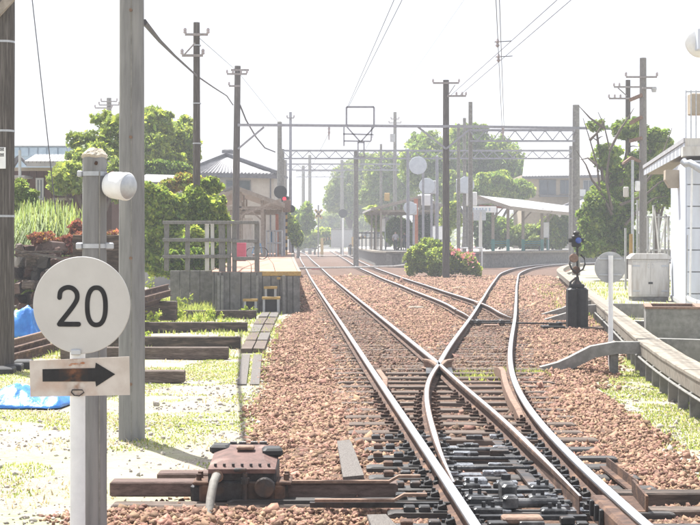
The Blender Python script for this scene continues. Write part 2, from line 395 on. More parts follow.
sideC = smooth_path([(1.53,8),(1.46,10.4),(1.39,12.5),(1.36,14.2),(1.37,16),(1.42,18),(1.55,20),(1.73,22),(1.96,24),(2.34,27.3),(2.93,32.5),(3.4,36),(4.40,45),(5.42,54),(6.48,63.6),(7.4,71.5),(9.7,91.4),(12.2,107),(15.2,121),(18.6,130),(23,137),(30,144),(42,152)],passes=4)
platC = smooth_path([(3.3,33),(3.47,37.5),(3.66,41.5),(3.68,45),(3.5,50),(3.25,55),(3.03,60),(2.85,66),(2.3,78),(1.66,98),(1.0,117),(.2,155),(-.9,200),(-3.2,292),(-5,340)],passes=3)
xat = lambda q,y: np.interp(y,q[:,1],q[:,0])
mL,mR = offset(mainC,-HG),offset(mainC,HG); sL,sR = offset(sideC,-HG),offset(sideC,HG); pL,pR = offset(platC,-HG),offset(platC,HG)
RAILPROF = [(-.0635,-.153),(.0635,-.153),(.0635,-.141),(.011,-.125),(.0085,-.05),(.037,-.038),(.037,-.008),(.031,0),(-.031,0),(-.037,-.008),(-.037,-.038),(-.0085,-.045),(-.011,-.125),(-.0635,-.141)]
def cut(q,y0,y1,lim=None):
    s = q[(q[:,1]>=y0)&(q[:,1]<=y1)]
    if lim is not None: s = s[s[:,0]<=lim]
    return s
def rail(q, parent, label=None, taper=None, name='rail', dz=0, head=True, m='rust', thin=1):
    path = [Vector((x,y,dz)) for x,y in q]
    # thin out far samples
    path = [p for i,p in enumerate(path) if p.y<60 or i%3==0 or i==len(path)-1]
    mb = MB(); hb = MB()
    if taper is None:
        mb.sweep(path, RAILPROF); hb.sweep([p+Vector((0,0,.0015)) for p in path], [(-.0385,-.026),(.0385,-.026),(.0385,-.008),(.031,0),(-.031,0),(-.0385,-.008)])
    else:
        y0,ln,side = taper; n = len(RAILPROF); k0 = 0; vs = []; hs = []
        for i,p in enumerate(path):
            t = min(1,max(.10,(p.y-y0)/ln)); d = path[min(i+1,len(path)-1)]-path[max(i-1,0)]; d.normalize(); u = Vector((d.y,-d.x,0))
            for a,b in RAILPROF: aa = a*(t if a*side>0 else 1) ; vs.append(p+u*aa*(.55+.45*t)+Vector((0,0,b-.006*(1-t))))
            for a,b in [(-.027,-.004),(.027,-.004),(.024,.0015),(-.024,.0015)]: aa = a*(t if a*side>0 else 1); hs.append(p+u*aa*(.55+.45*t)+Vector((0,0,b-.006*(1-t))))
        for arr,n_,B in ((vs,n,mb),(hs,4,hb)):
            fs = [(i*n_+j,i*n_+(j+1)%n_,(i+1)*n_+(j+1)%n_,(i+1)*n_+j) for i in range(len(path)-1) for j in range(n_)]
            fs += [tuple(range(n_-1,-1,-1)), tuple((len(path)-1)*n_+j for j in range(n_))]
            B.add(arr,fs)
    o = mb.build(name, m, parent, label=label)
    if head: hb.build('rail_head', 'steel', o)
    return o
main_track = thing('railway_track','main railway track running from the points to the left platform','railway track',(1.4,10,-.2))
side_track = thing('railway_track','siding track crossing over the main rails and bending right past the switch stand','railway track',(3.4,30,-.2))
plat_track = thing('railway_track','platform track joining the siding at the far points beside the flowering bush','railway track',(3,50,-.2))
rail(cut(mL,8.5,300), main_track)
frogY = 24.0
rail(cut(mR,frogY+.25,300), main_track)
rail(cut(sR,8.5,170,40), side_track)
rail(cut(sL,frogY+.3,170,40), side_track)
frog2 = 47.2
rail(cut(pL,42.5,300), plat_track); rail(cut(pR,frog2+.4,300), plat_track)
# closure rails and switch blades
def dense(pts,step=.3): return smooth_path(pts,step,2)
RB = dense([(xat(mR,24.1),24.1),(1.50,20.7),(1.62,18.2),(1.70,16.1),(1.735,14.2),(1.745,12.8),(1.76,11.35)])
rail(RB, main_track, 'open switch blade lying clear of the right stock rail', (11.3,3.0,1), 'switch_blade')
lx = lambda y: float(xat(mL,y))
DB = dense([(xat(sL,24.15),24.15),(1.16,22),(.985,20),(.91,18.5),(.89,17),(.885,15.6),(lx(14.2)+.075,14.2),(lx(13)+.058,13),(lx(12.1)+.048,12.1)])
rail(DB, side_track, 'closed switch blade pressed against the left stock rail', (12.1,3.0,-1), 'switch_blade')
PB1 = dense([(xat(pR,47.0),47.0),(4.18,44.5),(4.12,42),(3.98,39.8),(float(xat(sR,38))-.07,38.2)])
rail(PB1, plat_track, None, (38.1,3,1), 'switch_blade')
PB2 = dense([(xat(pL,42.6),42.6),(3.12,40.6),(float(xat(sL,38.3))+.02,38.5)])
rail(PB2, plat_track, None, (38.4,3,-1), 'switch_blade')
# frogs: vee point, wing rails, dark casting between them
def crossing(c, a1, a2, track, s=1.0):
    c = Vector(c); d1 = Vector((a1,1,0)).normalized(); d2 = Vector((a2,1,0)).normalized(); mb = MB()
    mb.sweep([c+d1*-.1,c+d1*.5*s],RAILPROF); mb.sweep([c+d2*-.1,c+d2*.5*s],RAILPROF); f = mb.build('frog_nose','steel',track)
    w = MB()
    for d,sg in ((d1,-1),(d2,1)):
        u = Vector((d.y,-d.x,0)); st = c-d*.15+u*(.05*sg)
        w.sweep([st-d*.4*s, st, st+d*.7*s+u*(sg*.02), st+d*1.0*s+u*(sg*.11)], RAILPROF)
    w.build('wing_rail','rust_light',track)
    MB().obox((c.x,c.y-.15,-.13),(.42*s,1.1*s,.05),rz=-(a1+a2)/2).build('frog_plate','oily',track)
crossing((xat(mR,frogY),frogY,0), -.038, .125, main_track)
crossing((xat(sL,frog2),frog2,0), .112, -.045, side_track)
# check rails opposite the frog: flat rusty bars with flared ends
def check_rail(q, y0, y1, off_, track):
    a = offset(q,off_); s = cut(a,y0,y1); n = len(s); k = np.linspace(0,1,n); s = s.copy()
    s[:,0] += np.sign(off_)*(.10*np.clip((k-.84)/.16,0,1)**1.4-.05*np.clip((.12-k)/.12,0,1))
    MB().sweep([Vector((x,y,-.012-.12*max(0,.10-kk)/.10-.05*max(0,kk-.93)/.07)) for (x,y),kk in zip(s,k)],[(-.04,-.15),(.04,-.15),(.04,-.012),(.03,-.004),(-.03,-.004),(-.04,-.012)]).build('check_rail','rust_light',track)
check_rail(sR, 17.2, 24.4, -.125, side_track)
check_rail(mL, 20.6, 23.6, .11, main_track)

# sleepers: one shared mesh of unit length, slightly irregular
def sleeper_mesh(name, m, n=5):
    out = []
    for k in range(n):
        r = random.Random(k); mb = MB(); mb.obox((0,0,0),(1,.21,.15),bev=.012)
        me = bpy.data.meshes.new(name); me.from_pydata([(x,y+r.uniform(-.008,.008),z+r.uniform(-.004,.004)) for x,y,z in mb.v],[],mb.f)
        me.materials.append(MATS[m]); out.append(me)
    return out
SLP = sleeper_mesh('sleeper','sleeper')
SLO = sleeper_mesh('sleeper','sleeper_oily')
def sleeper(x0,x1,y,track,z=-.155,slope=0.0,oily=False):
    o = link(bpy.data.objects.new('sleeper', (SLO if oily else SLP)[rnd.randrange(5)])); o.parent = track; L_ = root_of(track).location
    o.location = Vector(((x0+x1)/2,y,z-.075+rnd.uniform(-.006,.004)))-L_; o.scale = (x1-x0,rnd.uniform(.92,1.06),1); o.rotation_euler = (0,0,-slope+rnd.uniform(-.012,.012)); return o
slp_list = []      # (x0,x1,y) kept for placing fastenings and keeping stones off
Y = 9.3
while Y < 24.9:
    x0 = float(xat(mL,Y))-.55+rnd.uniform(-.12,.1); x1 = float(xat(sR,Y))+.52+rnd.uniform(-.05,.12)
    if 11.95 < Y < 12.35: x0 = -1.0
    sleeper(x0,x1,Y,main_track,z=-.155 if Y<16 else -.165,oily=Y<15.4); slp_list.append((x0,x1,Y)); Y += (.60 if Y < 15.2 else .74)+rnd.uniform(-.02,.02)
for q,track,y0,y1 in ((mainC,main_track,25.0,50),(sideC,side_track,25.3,52),(platC,plat_track,52.2,75)):
    Y = y0
    while Y < y1:
        x = float(xat(q,Y)); sl = float(xat(q,Y+.5)-xat(q,Y-.5))
        sleeper(x-1.02,x+1.02,Y,track,-.182,sl); slp_list.append((x-1.02,x+1.02,Y)); Y += .64+rnd.uniform(-.02,.02)
# rail chairs with bolts where rails cross the sleepers nearby
def chair_mesh():
    mb = MB(); mb.obox((0,0,.008),(.34,.15,.016),bev=.004)
    for s in (-1,1):
        mb.obox((s*.095,0,.035),(.07,.09,.045),ry=s*.35,bev=.008); mb.cyl((s*.105,.0,.03),(s*.105,.0,.085),.016,n=6); mb.cyl((s*.145,.04,.01),(s*.145,.04,.04),.014,n=6)
    me = bpy.data.meshes.new('rail_chair'); me.from_pydata(mb.v,[],mb.f); me.materials.append(MATS['steel_dark']); return me
CH = chair_mesh()
CH2 = CH.copy(); CH2.materials.clear(); CH2.materials.append(MATS['rust'])
def chair(x,y,track,rust=False,sl=0):
    o = link(bpy.data.objects.new('rail_chair', CH2 if rust else CH)); o.parent = track
    o.location = Vector((x,y,-.154))-root_of(track).location; o.rotation_euler = (0,0,-sl)
for x0,x1,y in slp_list:
    if y > 21: continue
    for q,t in ((mL,main_track),(mR if y>24.5 else RB,main_track),(sR,side_track),(sL if y>24.5 else DB,side_track)):
        if y < 12.6 and q is DB or y < 11.6 and q is RB: continue
        x = float(xat(q if q[0,1]<q[-1,1] else q[::-1],y))
        if x0-.1 < x < x1+.1: chair(x,y,t,y>16.5)
# greasy slide plates under the blades
def slide(x,y,track,w=.40):
    MB().obox((x,y,-.146),(w,.15,.02),bev=.004).build('slide_plate','oily_plate',track)
for x0,x1,y in slp_list:
    if 11.4 < y < 16.5: slide(lx(y)+.24,y,main_track); slide(float(xat(sR,y))-.26,y,side_track,.42)
# ------------------------------------------------------------------ ballast stones (stuff)
def stones(name, n_try, region, size, seed, m, keep=None, ico=True, zfun=None):
    rg = np.random.default_rng(seed); x0,x1,y0,y1 = region
    pw = rg.random(n_try); y = y0+(y1-y0)*pw; x = x0+(x1-x0)*rg.random(n_try)
    k = keep(x,y,rg); x,y = x[k],y[k]; n = len(x)
    if ico == 'block':
        V = np.array([(-1,-1,-1),(1,-1,-1),(1,1,-1),(-1,1,-1),(-1,-1,1),(1,-1,1),(1,1,1),(-1,1,1)])*.72; q_ = [(0,3,2,1),(4,5,6,7),(0,1,5,4),(1,2,6,5),(2,3,7,6),(3,0,4,7)]; Fc = np.array([t_ for a_,b_,c_,d_ in q_ for t_ in ((a_,b_,c_),(a_,c_,d_))])
    elif ico:
        t = (1+5**.5)/2; V = np.array([(-1,t,0),(1,t,0),(-1,-t,0),(1,-t,0),(0,-1,t),(0,1,t),(0,-1,-t),(0,1,-t),(t,0,-1),(t,0,1),(-t,0,-1),(-t,0,1)])/1.9
        Fc = np.array([(0,11,5),(0,5,1),(0,1,7),(0,7,10),(0,10,11),(1,5,9),(5,11,4),(11,10,2),(10,7,6),(7,1,8),(3,9,4),(3,4,2),(3,2,6),(3,6,8),(3,8,9),(4,9,5),(2,4,11),(6,2,10),(8,6,7),(9,8,1)])
    else:
        V = np.array([(1,0,0),(-1,0,0),(0,1,0),(0,-1,0),(0,0,1),(0,0,-1)],float); Fc = np.array([(0,2,4),(2,1,4),(1,3,4),(3,0,4),(2,0,5),(1,2,5),(3,1,5),(0,3,5)])
    sz = size*rg.lognormal(0,.40,n); W = (V[None]*(1+rg.normal(0,.26,(n,len(V),1)))+rg.normal(0,.12,(n,len(V),3)))*np.stack([np.ones(n),rg.uniform(.6,1,n),rg.uniform(.45,.85,n)],1)[:,None,:]
    W = np.einsum('nij,nkj->nki',rot_mats(n,rg,.45),W)*sz[:,None,None]
    z = zfun(x,y,rg,sz); W += np.stack([x,y,z],1)[:,None,:]
    fc = (Fc[None]+len(V)*np.arange(n)[:,None,None]).reshape(-1,3)
    return np_mesh(name, W.reshape(-1,3), fc, m)
SY = np.array(sorted(s[2] for s in slp_list if s[2]<25)); S2 = sorted([(s[2],s[0],s[1]) for s in slp_list]); 
railqs = [mL,mR,sL,sR,pL,pR]
def keep_bed(x,y,rg):
    k = (x>bedL(y)-.35*rg.random(len(x))**2)&(x<bedR(y)+.5*rg.random(len(x))**2)
    for q,a,b in ((mL,0,400),(mR,24,400),(sR,0,400),(sL,24,400),(pL,42,400),(pR,47,400),(RB[::-1],11.4,24),(DB[::-1],12,24)):
        k &= ~((np.abs(x-xat(q,y))<.085)&(y>a)&(y<b))
    # the turnout sleepers lie bare, further back they drown in the stones
    ds = np.abs(y[:,None]-SY[None,:]).min(1); inturn = (x>xat(mL,y)-np.interp(y,[14,17],[.75,.1]))&(x<xat(sR,y)+np.interp(y,[14,18],[.45,.1]))&(y<20.5)
    k &= ~(inturn&(ds<.13)&(rg.random(len(x))<np.interp(y,[10,15.5,20.5],[.97,.9,.35])))
    cr = (x>xat(mL,y)-.1)&(x<xat(sR,y))&(y>10.9)&(y<13.2); k &= ~(cr&(rg.random(len(x))<.75))
    k &= ~((x>-2.05)&(x<.6)&(y>12.0)&(y<13.3)&(rg.random(len(x))<.96))
    return k
def zbed(x,y,rg,sz):
    inside = (x>xat(mL,y)-.1)&(x<xat(sR,y)+.1)&(y<24)
    base = np.where(inside,-.235,-.205)+rg.uniform(-.02,.02,len(x))+.03*(vnoise(x,y,.6,5)-.5)
    sh = np.clip(np.minimum(x-bedL(y)+.25,bedR(y)+.25-x)/.5,0,1)
    return base-.05*(1-sh)
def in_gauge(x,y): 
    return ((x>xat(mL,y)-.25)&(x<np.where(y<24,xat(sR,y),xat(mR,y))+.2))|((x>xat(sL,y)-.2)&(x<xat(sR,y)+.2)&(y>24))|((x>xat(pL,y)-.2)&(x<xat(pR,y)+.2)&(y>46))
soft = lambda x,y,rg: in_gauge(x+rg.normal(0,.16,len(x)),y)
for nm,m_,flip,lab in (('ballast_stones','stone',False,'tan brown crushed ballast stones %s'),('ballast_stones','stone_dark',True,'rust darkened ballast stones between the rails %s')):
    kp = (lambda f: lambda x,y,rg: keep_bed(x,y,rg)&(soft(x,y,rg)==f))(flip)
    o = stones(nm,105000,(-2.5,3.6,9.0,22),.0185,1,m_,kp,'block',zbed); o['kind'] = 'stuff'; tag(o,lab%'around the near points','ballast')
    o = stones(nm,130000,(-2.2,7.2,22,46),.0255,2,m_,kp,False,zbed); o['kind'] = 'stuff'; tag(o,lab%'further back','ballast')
st3 = stones('ballast_stones',110000,(-4,12,46,92),.043,4,'stone',keep_bed,False,zbed); st3['kind'] = 'stuff'
tag(st3,'dull brown ballast stones around the far points and the bush','ballast')
def keep_peb(x,y,rg):
    d = np.minimum(np.abs(x-bedL(y)),np.abs(x-bedR(y)))
    left = (x<bedL(y))|(x>bedR(y))
    return left&(rg.random(len(x))<np.clip(.12+.8*np.exp(-d*2.2)+.45*(vnoise(x,y,.9,12)>.68),0,1))
pb = stones('pebbles',26000,(-6,6,9.2,24),.017,3,'stone_pale',keep_peb,False,lambda x,y,rg,sz: ground_z(x,y)+sz*.25); pb['kind'] = 'stuff'
tag(pb,'loose pale pebbles strewn over the bare earth','gravel')
# ------------------------------------------------------------------ grass (stuff)
def grass(name, n_try, region, seed, keep, hgt, m, label, bend=.5):
    rg = np.random.default_rng(seed); x0,x1,y0,y1 = region
    x = rg.uniform(x0,x1,n_try); y = rg.uniform(y0,y1,n_try); k = keep(x,y,rg); x,y = x[k],y[k]; n = len(x)
    h = hgt*rg.uniform(.35,1.25,n); a = rg.uniform(0,2*PI,n); w = rg.uniform(.003,.007,n)*(1+y/22); z = ground_z(x,y)-.01
    dx,dy = np.cos(a),np.sin(a); b = h*bend*rg.uniform(.2,1.3,n); a2 = a+PI/2+rg.normal(0,.5,n); ex,ey = np.cos(a2)*b,np.sin(a2)*b
    A = np.stack([x-dx*w,y-dy*w,z],1); B = np.stack([x+dx*w,y+dy*w,z],1); C = np.stack([x+dx*w*.6+ex*.4,y+dy*w*.6+ey*.4,z+h*.62],1); D = np.stack([x-dx*w*.6+ex*.4,y-dy*w*.6+ey*.4,z+h*.62],1); E_ = np.stack([x+ex,y+ey,z+h],1)
    V = np.stack([A,B,C,D,E_],1).reshape(-1,3); o5 = 5*np.arange(n)[:,None]
    fc = np.concatenate([o5+np.array([[0,1,2]]),o5+np.array([[0,2,3]]),o5+np.array([[3,2,4]])])
    o = np_mesh(name,V,fc,m); o['kind'] = 'stuff'; return tag(o,label,'grass')
def off_bed(x,y): return (x<bedL(y)-.1)|(x>bedR(y)+.05)
def k_left(x,y,rg): return (x<bedL(y)-.05)&(x<WX(282,y))&(vnoise(x,y,1.1,21)*.65+vnoise(x,y,.35,22)*.35>np.interp(y,[10,17,21,26,46],[.57,.56,.50,.46,.40]))&(rg.random(len(x))<.9)
grass('grass',170000,(-9,-.8,10,30),31,k_left,.032,'grass','short yellow green grass on the yard left of the tracks')
grass('grass',26000,(-14,-1.5,28,47),32,k_left,.10,'grass','rough grass around the sleepers before the left platform')
grass('dry_grass',30000,(-9,-.8,10,32),33,lambda x,y,rg:(x<bedL(y))&(vnoise(x,y,.8,25)>.55),.05,'straw','dry straw coloured grass on the bare yard',1.4)
grass('grass',95000,(3.0,7.5,12,31),34,lambda x,y,rg:(x>bedR(y)+.1)&(vnoise(x,y,.9,27)*.6+vnoise(x,y,.3,28)*.4>.36),.04,'grass','short green grass below the concrete cable trough')
grass('dry_grass',4000,(3.0,7,12,31),35,lambda x,y,rg:(x>bedR(y)+.05),.05,'straw','dry grass below the concrete cable trough',1.4)
grass('grass',9000,(5.5,16,37,75),36,lambda x,y,rg:(x<np.interp(y,[37,45,67,90],[6.3,7.3,9.6,12.4]))&(x>np.interp(y,[37,45,67,90],[5.5,6.1,8.2,10.6]))&(vnoise(x,y,1.2,29)>.42),.16,'grass','yellow green weeds between the siding and the cable trough')
grass('grass',9000,(7,19,40,80),37,lambda x,y,rg:(x>np.interp(y,[37,45,67,90],[7.0,8,10.5,13.2]))&(vnoise(x,y,1.5,30)>.35),.16,'grass','weeds behind the cable trough around the grey cabinet')
def tufts(name, spots, hgt, n, seed, label):
    rg = np.random.default_rng(seed)
    cx = np.array([s[0] for s in spots]); cy = np.array([s[1] for s in spots]); cr = np.array([s[2] for s in spots])
    k = rg.integers(0,len(spots),n); x = cx[k]+rg.normal(0,1,n)*cr[k]*.55; y = cy[k]+rg.normal(0,1,n)*cr[k]*1.2
    rg2 = np.random.default_rng(seed+1)
    global _tx,_ty; _tx,_ty = x,y
    h = hgt*rg.uniform(.3,1.2,n); a = rg.uniform(0,2*PI,n); w = rg.uniform(.005,.011,n)*(1+y/25); b = h*.6*rg.uniform(0,1.3,n); a2 = rg.uniform(0,2*PI,n)
    z = np.full(n,-.21); ex,ey = np.cos(a2)*b,np.sin(a2)*b; dx,dy = np.cos(a)*w,np.sin(a)*w
    V = np.stack([np.stack([x-dx,y-dy,z],1),np.stack([x+dx,y+dy,z],1),np.stack([x+ex,y+ey,z+h],1)],1).reshape(-1,3)
    o = np_mesh(name,V,np.arange(3*n).reshape(-1,3),'grass'); o['kind'] = 'stuff'; return tag(o,label,'grass')
tufts('grass',[(GD(470,375).x,GD(470,375).y,.25),(GD(505,372).x,GD(505,372).y,.2),(GD(535,373).x,GD(535,373).y,.22),(GD(490,376).x,GD(490,376).y,.3),(GD(357,280).x,GD(357,280).y,.5),(GD(363,277).x,GD(363,277).y,.4)],.07,1500,41,'small weeds sprouting between the rails')

def k_fence(x,y,rg): return (x>WX(150,y))&(x<WX(213,y))&(vnoise(x,y,1.3,61)>.25)
grass('grass',16000,(-8,-3,41,56),38,k_fence,.26,'grass','tall bright grass below the grey fence left of the platform end')
# ------------------------------------------------------------------ point machine and its gear
GZ = -.24
def point_machine():
    x0 = WX(243,12.4); t = thing('point_machine','rusty reddish point machine with domed cover between long timbers','point machine',(x0,12.5,GZ))
    # long timbers it is bolted to
    for (xa,xb,y,zt,hh,w,m) in ((WX(110,12.45),WX(205,12.45),12.52,-.045,.125,.2,'timber_top'),(WX(282,12.45),WX(398,12.45),12.52,-.06,.125,.2,'timber_top'),(WX(156,12.9),WX(210,12.9),13.05,-.055,.13,.2,'timber_top'),(WX(112,12.2),WX(440,12.2),12.22,-.185,.12,.2,'sleeper')):
        mb = MB(); mb.obox(((xa+xb)/2,y,zt-hh/2),(xb-xa,w,hh),bev=.012); mb.build('bearer_timber',m,t)
    mb = MB(); mb.obox((x0,12.6,-.04),(.56,.62,.26),bev=.02); mb.obox((x0+.02,12.30,-.10),(.5,.10,.17),bev=.015); mb.obox((x0-.03,12.46,-.13),(.80,.26,.17),bev=.03)
    body = mb.build('casing','steel_dark',t)
    # sloped hip cover with raised centre
    zf,zb = .085,.165; xs = .275; yf,yb = 12.26,13.05
    mb = MB()
    lower = [(x0-xs,yf,zf-.035),(x0+xs,yf,zf-.035),(x0+xs,yb,zb-.035),(x0-xs,yb,zb-.035)]
    mid = [(x0-xs,yf,zf),(x0+xs,yf,zf),(x0+xs,yb,zb),(x0-xs,yb,zb)]
    top = [(x0-xs+.10,yf+.16,zf+.055),(x0+xs-.10,yf+.16,zf+.055),(x0+xs-.13,yb-.12,zb+.03),(x0-xs+.13,yb-.12,zb+.03)]
    mb.add(lower+mid+top,[(3,2,1,0),(0,1,5,4),(1,2,6,5),(2,3,7,6),(3,0,4,7),(4,5,9,8),(5,6,10,9),(6,7,11,10),(7,4,8,11),(8,9,10,11)])
    cov = mb.build('cover','cover_red',t)
    for k in range(7):
        for yy_,zz_ in ((yf+.05,zf+.016),): MB().cyl((x0-.22+.073*k,yy_,zz_-.01),(x0-.22+.073*k,yy_,zz_+.022),.012,n=6).build('cover_bolt','steel_dark',cov)
    for s,yy in ((-1,12.92),(1,12.72)):
        MB().obox((x0+s*(xs-.05),yy,.165),(.17,.2,.075),bev=.02,rz=s*.1).build('lug','black',cov)
    MB().obox((x0+.0,12.72,.198),(.15,.10,.03),bev=.008).build('handle','rust_light',cov)
    mb = MB()
    for dx in (-.13,-.05,.05,.13): mb.cyl((x0+dx-.03,13.06,.185),(x0+dx+.03,13.06,.185),.024,n=8)
    mb.bar((x0-.15,13.06,.17),(x0+.17,13.06,.17),.03,.03)
    mb.build('hinge','steel_dark',cov)
    mb = MB(); mb.cyl((x0+.03,12.22,.06),(x0+.03,12.22,-.16),.022,n=8); mb.cyl((x0+.03,12.22,.02),(x0+.03,12.22,-.03),.035,n=8); mb.obox((x0-.01,12.22,.085),(.10,.05,.03),bev=.006); mb.build('lock_rod','steel_dark',t)
    mb = MB(); mb.disc((x0+.19,12.24,-.06),(0,-1,0),.085,.05,20,.01); mb.build('inspection_cap','steel_dark',t)
    for s in (-1,1):
        mb = MB(); mb.obox((x0+s*.34,12.42,-.035),(.13,.3,.03),bev=.008); mb.cyl((x0+s*.36,12.36,-.03),(x0+s*.36,12.36,.03),.022,n=6); mb.cyl((x0+s*.36,12.5,-.03),(x0+s*.36,12.5,.03),.022,n=6)
        mb.obox((x0+s*.30,12.34,-.12),(.10,.16,.16),bev=.02); mb.build('mounting_foot','rust',t)
    mb = MB(); mb.tube([(x0-.2,12.28,.02),(x0-.205,12.2,.035),(x0-.215,12.08,0),(x0-.225,11.96,-.09),(x0-.228,11.86,-.19),(x0-.23,11.7,-.30)],.036,12)
    mb.build('cable_hose','hose',t,True)
    MB().cyl((x0-.2,12.30,.02),(x0-.2,12.245,.028),.05,n=14).build('hose_collar','rust_light',t)
    # cranked rods to the blades
    def crank(y,xa,z,name,label):
        xb = lx(y)-.14; mb = MB(); w = .055; h = .022
        pts = [(xa,y,z),(xb-.32,y,z),(xb-.24,y,z+.045),(xb-.06,y,z+.045)]
        a = [Vector((p[0],y-w/2,p[2]+h/2)) for p in pts]+[Vector((p[0],y-w/2,p[2]-h/2)) for p in pts[::-1]]; m_ = len(a); n_ = len(pts)
        mb.add(a+[q+Vector((0,w,0)) for q in a],[(k,m_-1-k,m_-2-k,k+1) for k in range(n_-1)]+[(m_+k+1,m_+m_-2-k,m_+m_-1-k,m_+k) for k in range(n_-1)]+[(k,(k+1)%m_,m_+(k+1)%m_,m_+k) for k in range(m_)])
        mb.build(name,'rust_light',t,label=label)
    crank(12.42,WX(290,12.4),-.042,'operating_rod','upper cranked rod from the machine to the blade')
    crank(11.83,WX(315,11.9),-.095,'detector_rod','lower cranked flat bar reaching under the rail')
    MB().bar((WX(310,11.9),11.86,-.135),(lx(11.9)+1.1,11.86,-.135),.05,.04).build('lock_bar','steel_dark',t)
point_machine()
def near_points():
    """stretcher bars, locks and pads between the near blades"""
    t = main_track
    mb = MB(); a = lx(11.8)+.10; b = 1.72
    mb.cyl((a,11.72,-.095),(b,11.72,-.095),.024,n=10); mb.obox((1.02,11.72,-.095),(.2,.1,.1),bev=.015); mb.obox((1.25,11.72,-.09),(.12,.13,.11),bev=.02); mb.cyl((1.3,11.72,-.095),(1.62,11.72,-.095),.036,n=12)
    mb.build('stretcher_bar','oily',t)
    mb = MB(); mb.bar((a,12.35,-.11),(1.74,12.35,-.11),.06,.03); mb.build('flat_bar','oily',t); MB().bar((a,11.3,-.13),(1.78,11.3,-.13),.08,.03).build('flat_bar','oily',t)
    mb = MB(); mb.obox((1.27,12.1,-.07),(.12,.34,.16),bev=.02); mb.cyl((1.27,12.22,.0),(1.27,12.22,.05),.04,n=12); mb.build('lock_block','oily',t)
    for x,y,sx in ((1.0,12.05,.16),(1.5,12.0,.14),(1.6,12.5,.2),(1.05,11.45,.22),(1.55,11.4,.2),(1.02,12.6,.14)):
        mb = MB(); mb.obox((x,y,-.115),(sx,.12,.07),bev=.012); mb.cyl((x-.03,y,-.08),(x-.03,y,-.04),.016,n=6); mb.cyl((x+.04,y,-.08),(x+.04,y,-.04),.016,n=6); mb.build('bolt_block','oily',t)
    MB().obox((1.28,11.16,-.12),(.30,.17,.05),bev=.012,rz=.02).build('pad','rust_light',t)
    mb = MB(); mb.obox((1.08,12.95,-.12),(.2,.16,.05),bev=.01); mb.build('oil_box','oily_plate',t)
    # inner guard casting beside the right stock rail near the open blade
    path = [Vector((float(xat(sR,y))-.13,y,-.0)) for y in (9.0,10,10.8,11.45)]
    MB().sweep(path,[(-.07,-.16),(.07,-.16),(.07,-.02),(.03,.012),(-.05,.012),(-.07,-.01)]).build('point_guard','rust',t)
    for k in range(3):
        y = 11.3-k*.2; MB().obox((float(xat(sR,y))-.215,y,-.06),(.03,.05,.12),bev=.005).build('guard_rib','black',t)
    # far points
    mb = MB(); mb.cyl((float(xat(sL,38))-.1,37.6,-.1),(float(xat(sR,38))+1.7,37.6,-.12),.022,n=8); mb.cyl((float(xat(sL,38))+.1,38.1,-.09),(float(xat(sR,38))-.1,38.1,-.09),.03,n=8)
    mb.build('stretcher_bar','steel_dark',plat_track)
    for dx in (.12,.3,.88):
        MB().obox((float(xat(sL,38))+dx-.1,37.85,-.09),(.14,.5,.12),bev=.02).build('lock_block','steel_dark',plat_track)
    MB().obox((float(xat(sideC,36.8))+.0,36.9,-.13),(.34,.3,.05),bev=.01).build('pad','rust_light',plat_track)
near_points()
def point_clutter():
    rr = random.Random(9); RBs = RB[::-1]; DBs = DB[::-1]
    MB().sweep([Vector((float(xat(RBs,y))-.17,y,-.138)) for y in (11.6,12.4,13.2,14,14.8,15.6)],[(-.05,-.012),(.05,-.012),(.05,.012),(-.05,.012)]).build('blade_plate','steel_dark',main_track)
    for x0,x1,y in slp_list:
        if not 10.8 < y < 16.6: continue
        for k in range(5):
            x = lx(y)+rr.uniform(.12,.95); MB().obox((x,y+rr.uniform(-.06,.06),-.14+rr.uniform(0,.02)),(rr.uniform(.08,.2),rr.uniform(.06,.12),rr.uniform(.02,.06)),bev=.006,rz=rr.uniform(-.1,.1)).build('slide_fitting',rr.choice(['oily','steel_dark','oily_plate']),main_track)
        for x in (lx(y)-.24,lx(y)-.38): MB().obox((x+rr.uniform(-.04,.04),y,-.135),(.09,.11,.05),bev=.008).build('brace_block',rr.choice(['steel_dark','rust']),main_track)
    for y in (13.4,14.0,14.6): MB().cyl((lx(y)+.1,y+.28,-.12),(float(xat(RBs,y))-.06,y+.28,-.12),.02,n=8).build('tie_rod','oily',main_track)
point_clutter()
# grey boards lying on the sleeper ends
def board(pts, label):
    z = -.135; c = [GD(px,py,z) for px,py in pts]; mb = MB(); n = len(c)
    mb.prism([p for p in c],(0,0,-.03)); mb.build('wooden_board','board_grey',label=label,cat='board')
board([(343,477),(364,475),(350.5,439.5),(337,441)],'grey weathered board across the sleeper ends behind the rods')
board([(372,527),(398,527),(386,514),(367,514.5)],'small grey board at the bottom edge below the rods')
# rusty angle bracket and long dark timber right of the stock rail
t = thing('anchor_bracket','rusty angle iron bracket on the sleepers right of the near points','bracket',GD(620,490))
mb = MB(); a,b = GD(603,467,-.13),GD(634,492,-.13); mb.bar(a,b,.06,.02); mb.bar(a+Vector((.035,0,.04)),b+Vector((.035,0,.04)),.012,.10); mb.build('angle_bar','rust',t)
mb = MB(); a,b = GD(633,488,-.06),GD(647,505,-.1); mb.bar(a,b,.02,.14); mb.bar(a-Vector((.07,0,.06)),b-Vector((.07,0,.06)),.14,.02); mb.build('upright_plate','rust',t)
c = GD(690,498,-.13)
mb = MB(); mb.obox((c.x+.2,c.y+.12,-.17),(1.6,.2,.15),bev=.012); mb.build('timber','sleeper_new',label='long dark timber ending behind the rusty angle bracket',cat='timber')
mb = MB(); mb.obox((c.x+.15,c.y-.35,-.2),(1.7,.2,.1),bev=.012); mb.build('timber','sleeper',label='brown half buried timber in front of the long dark one at lower right',cat='timber')

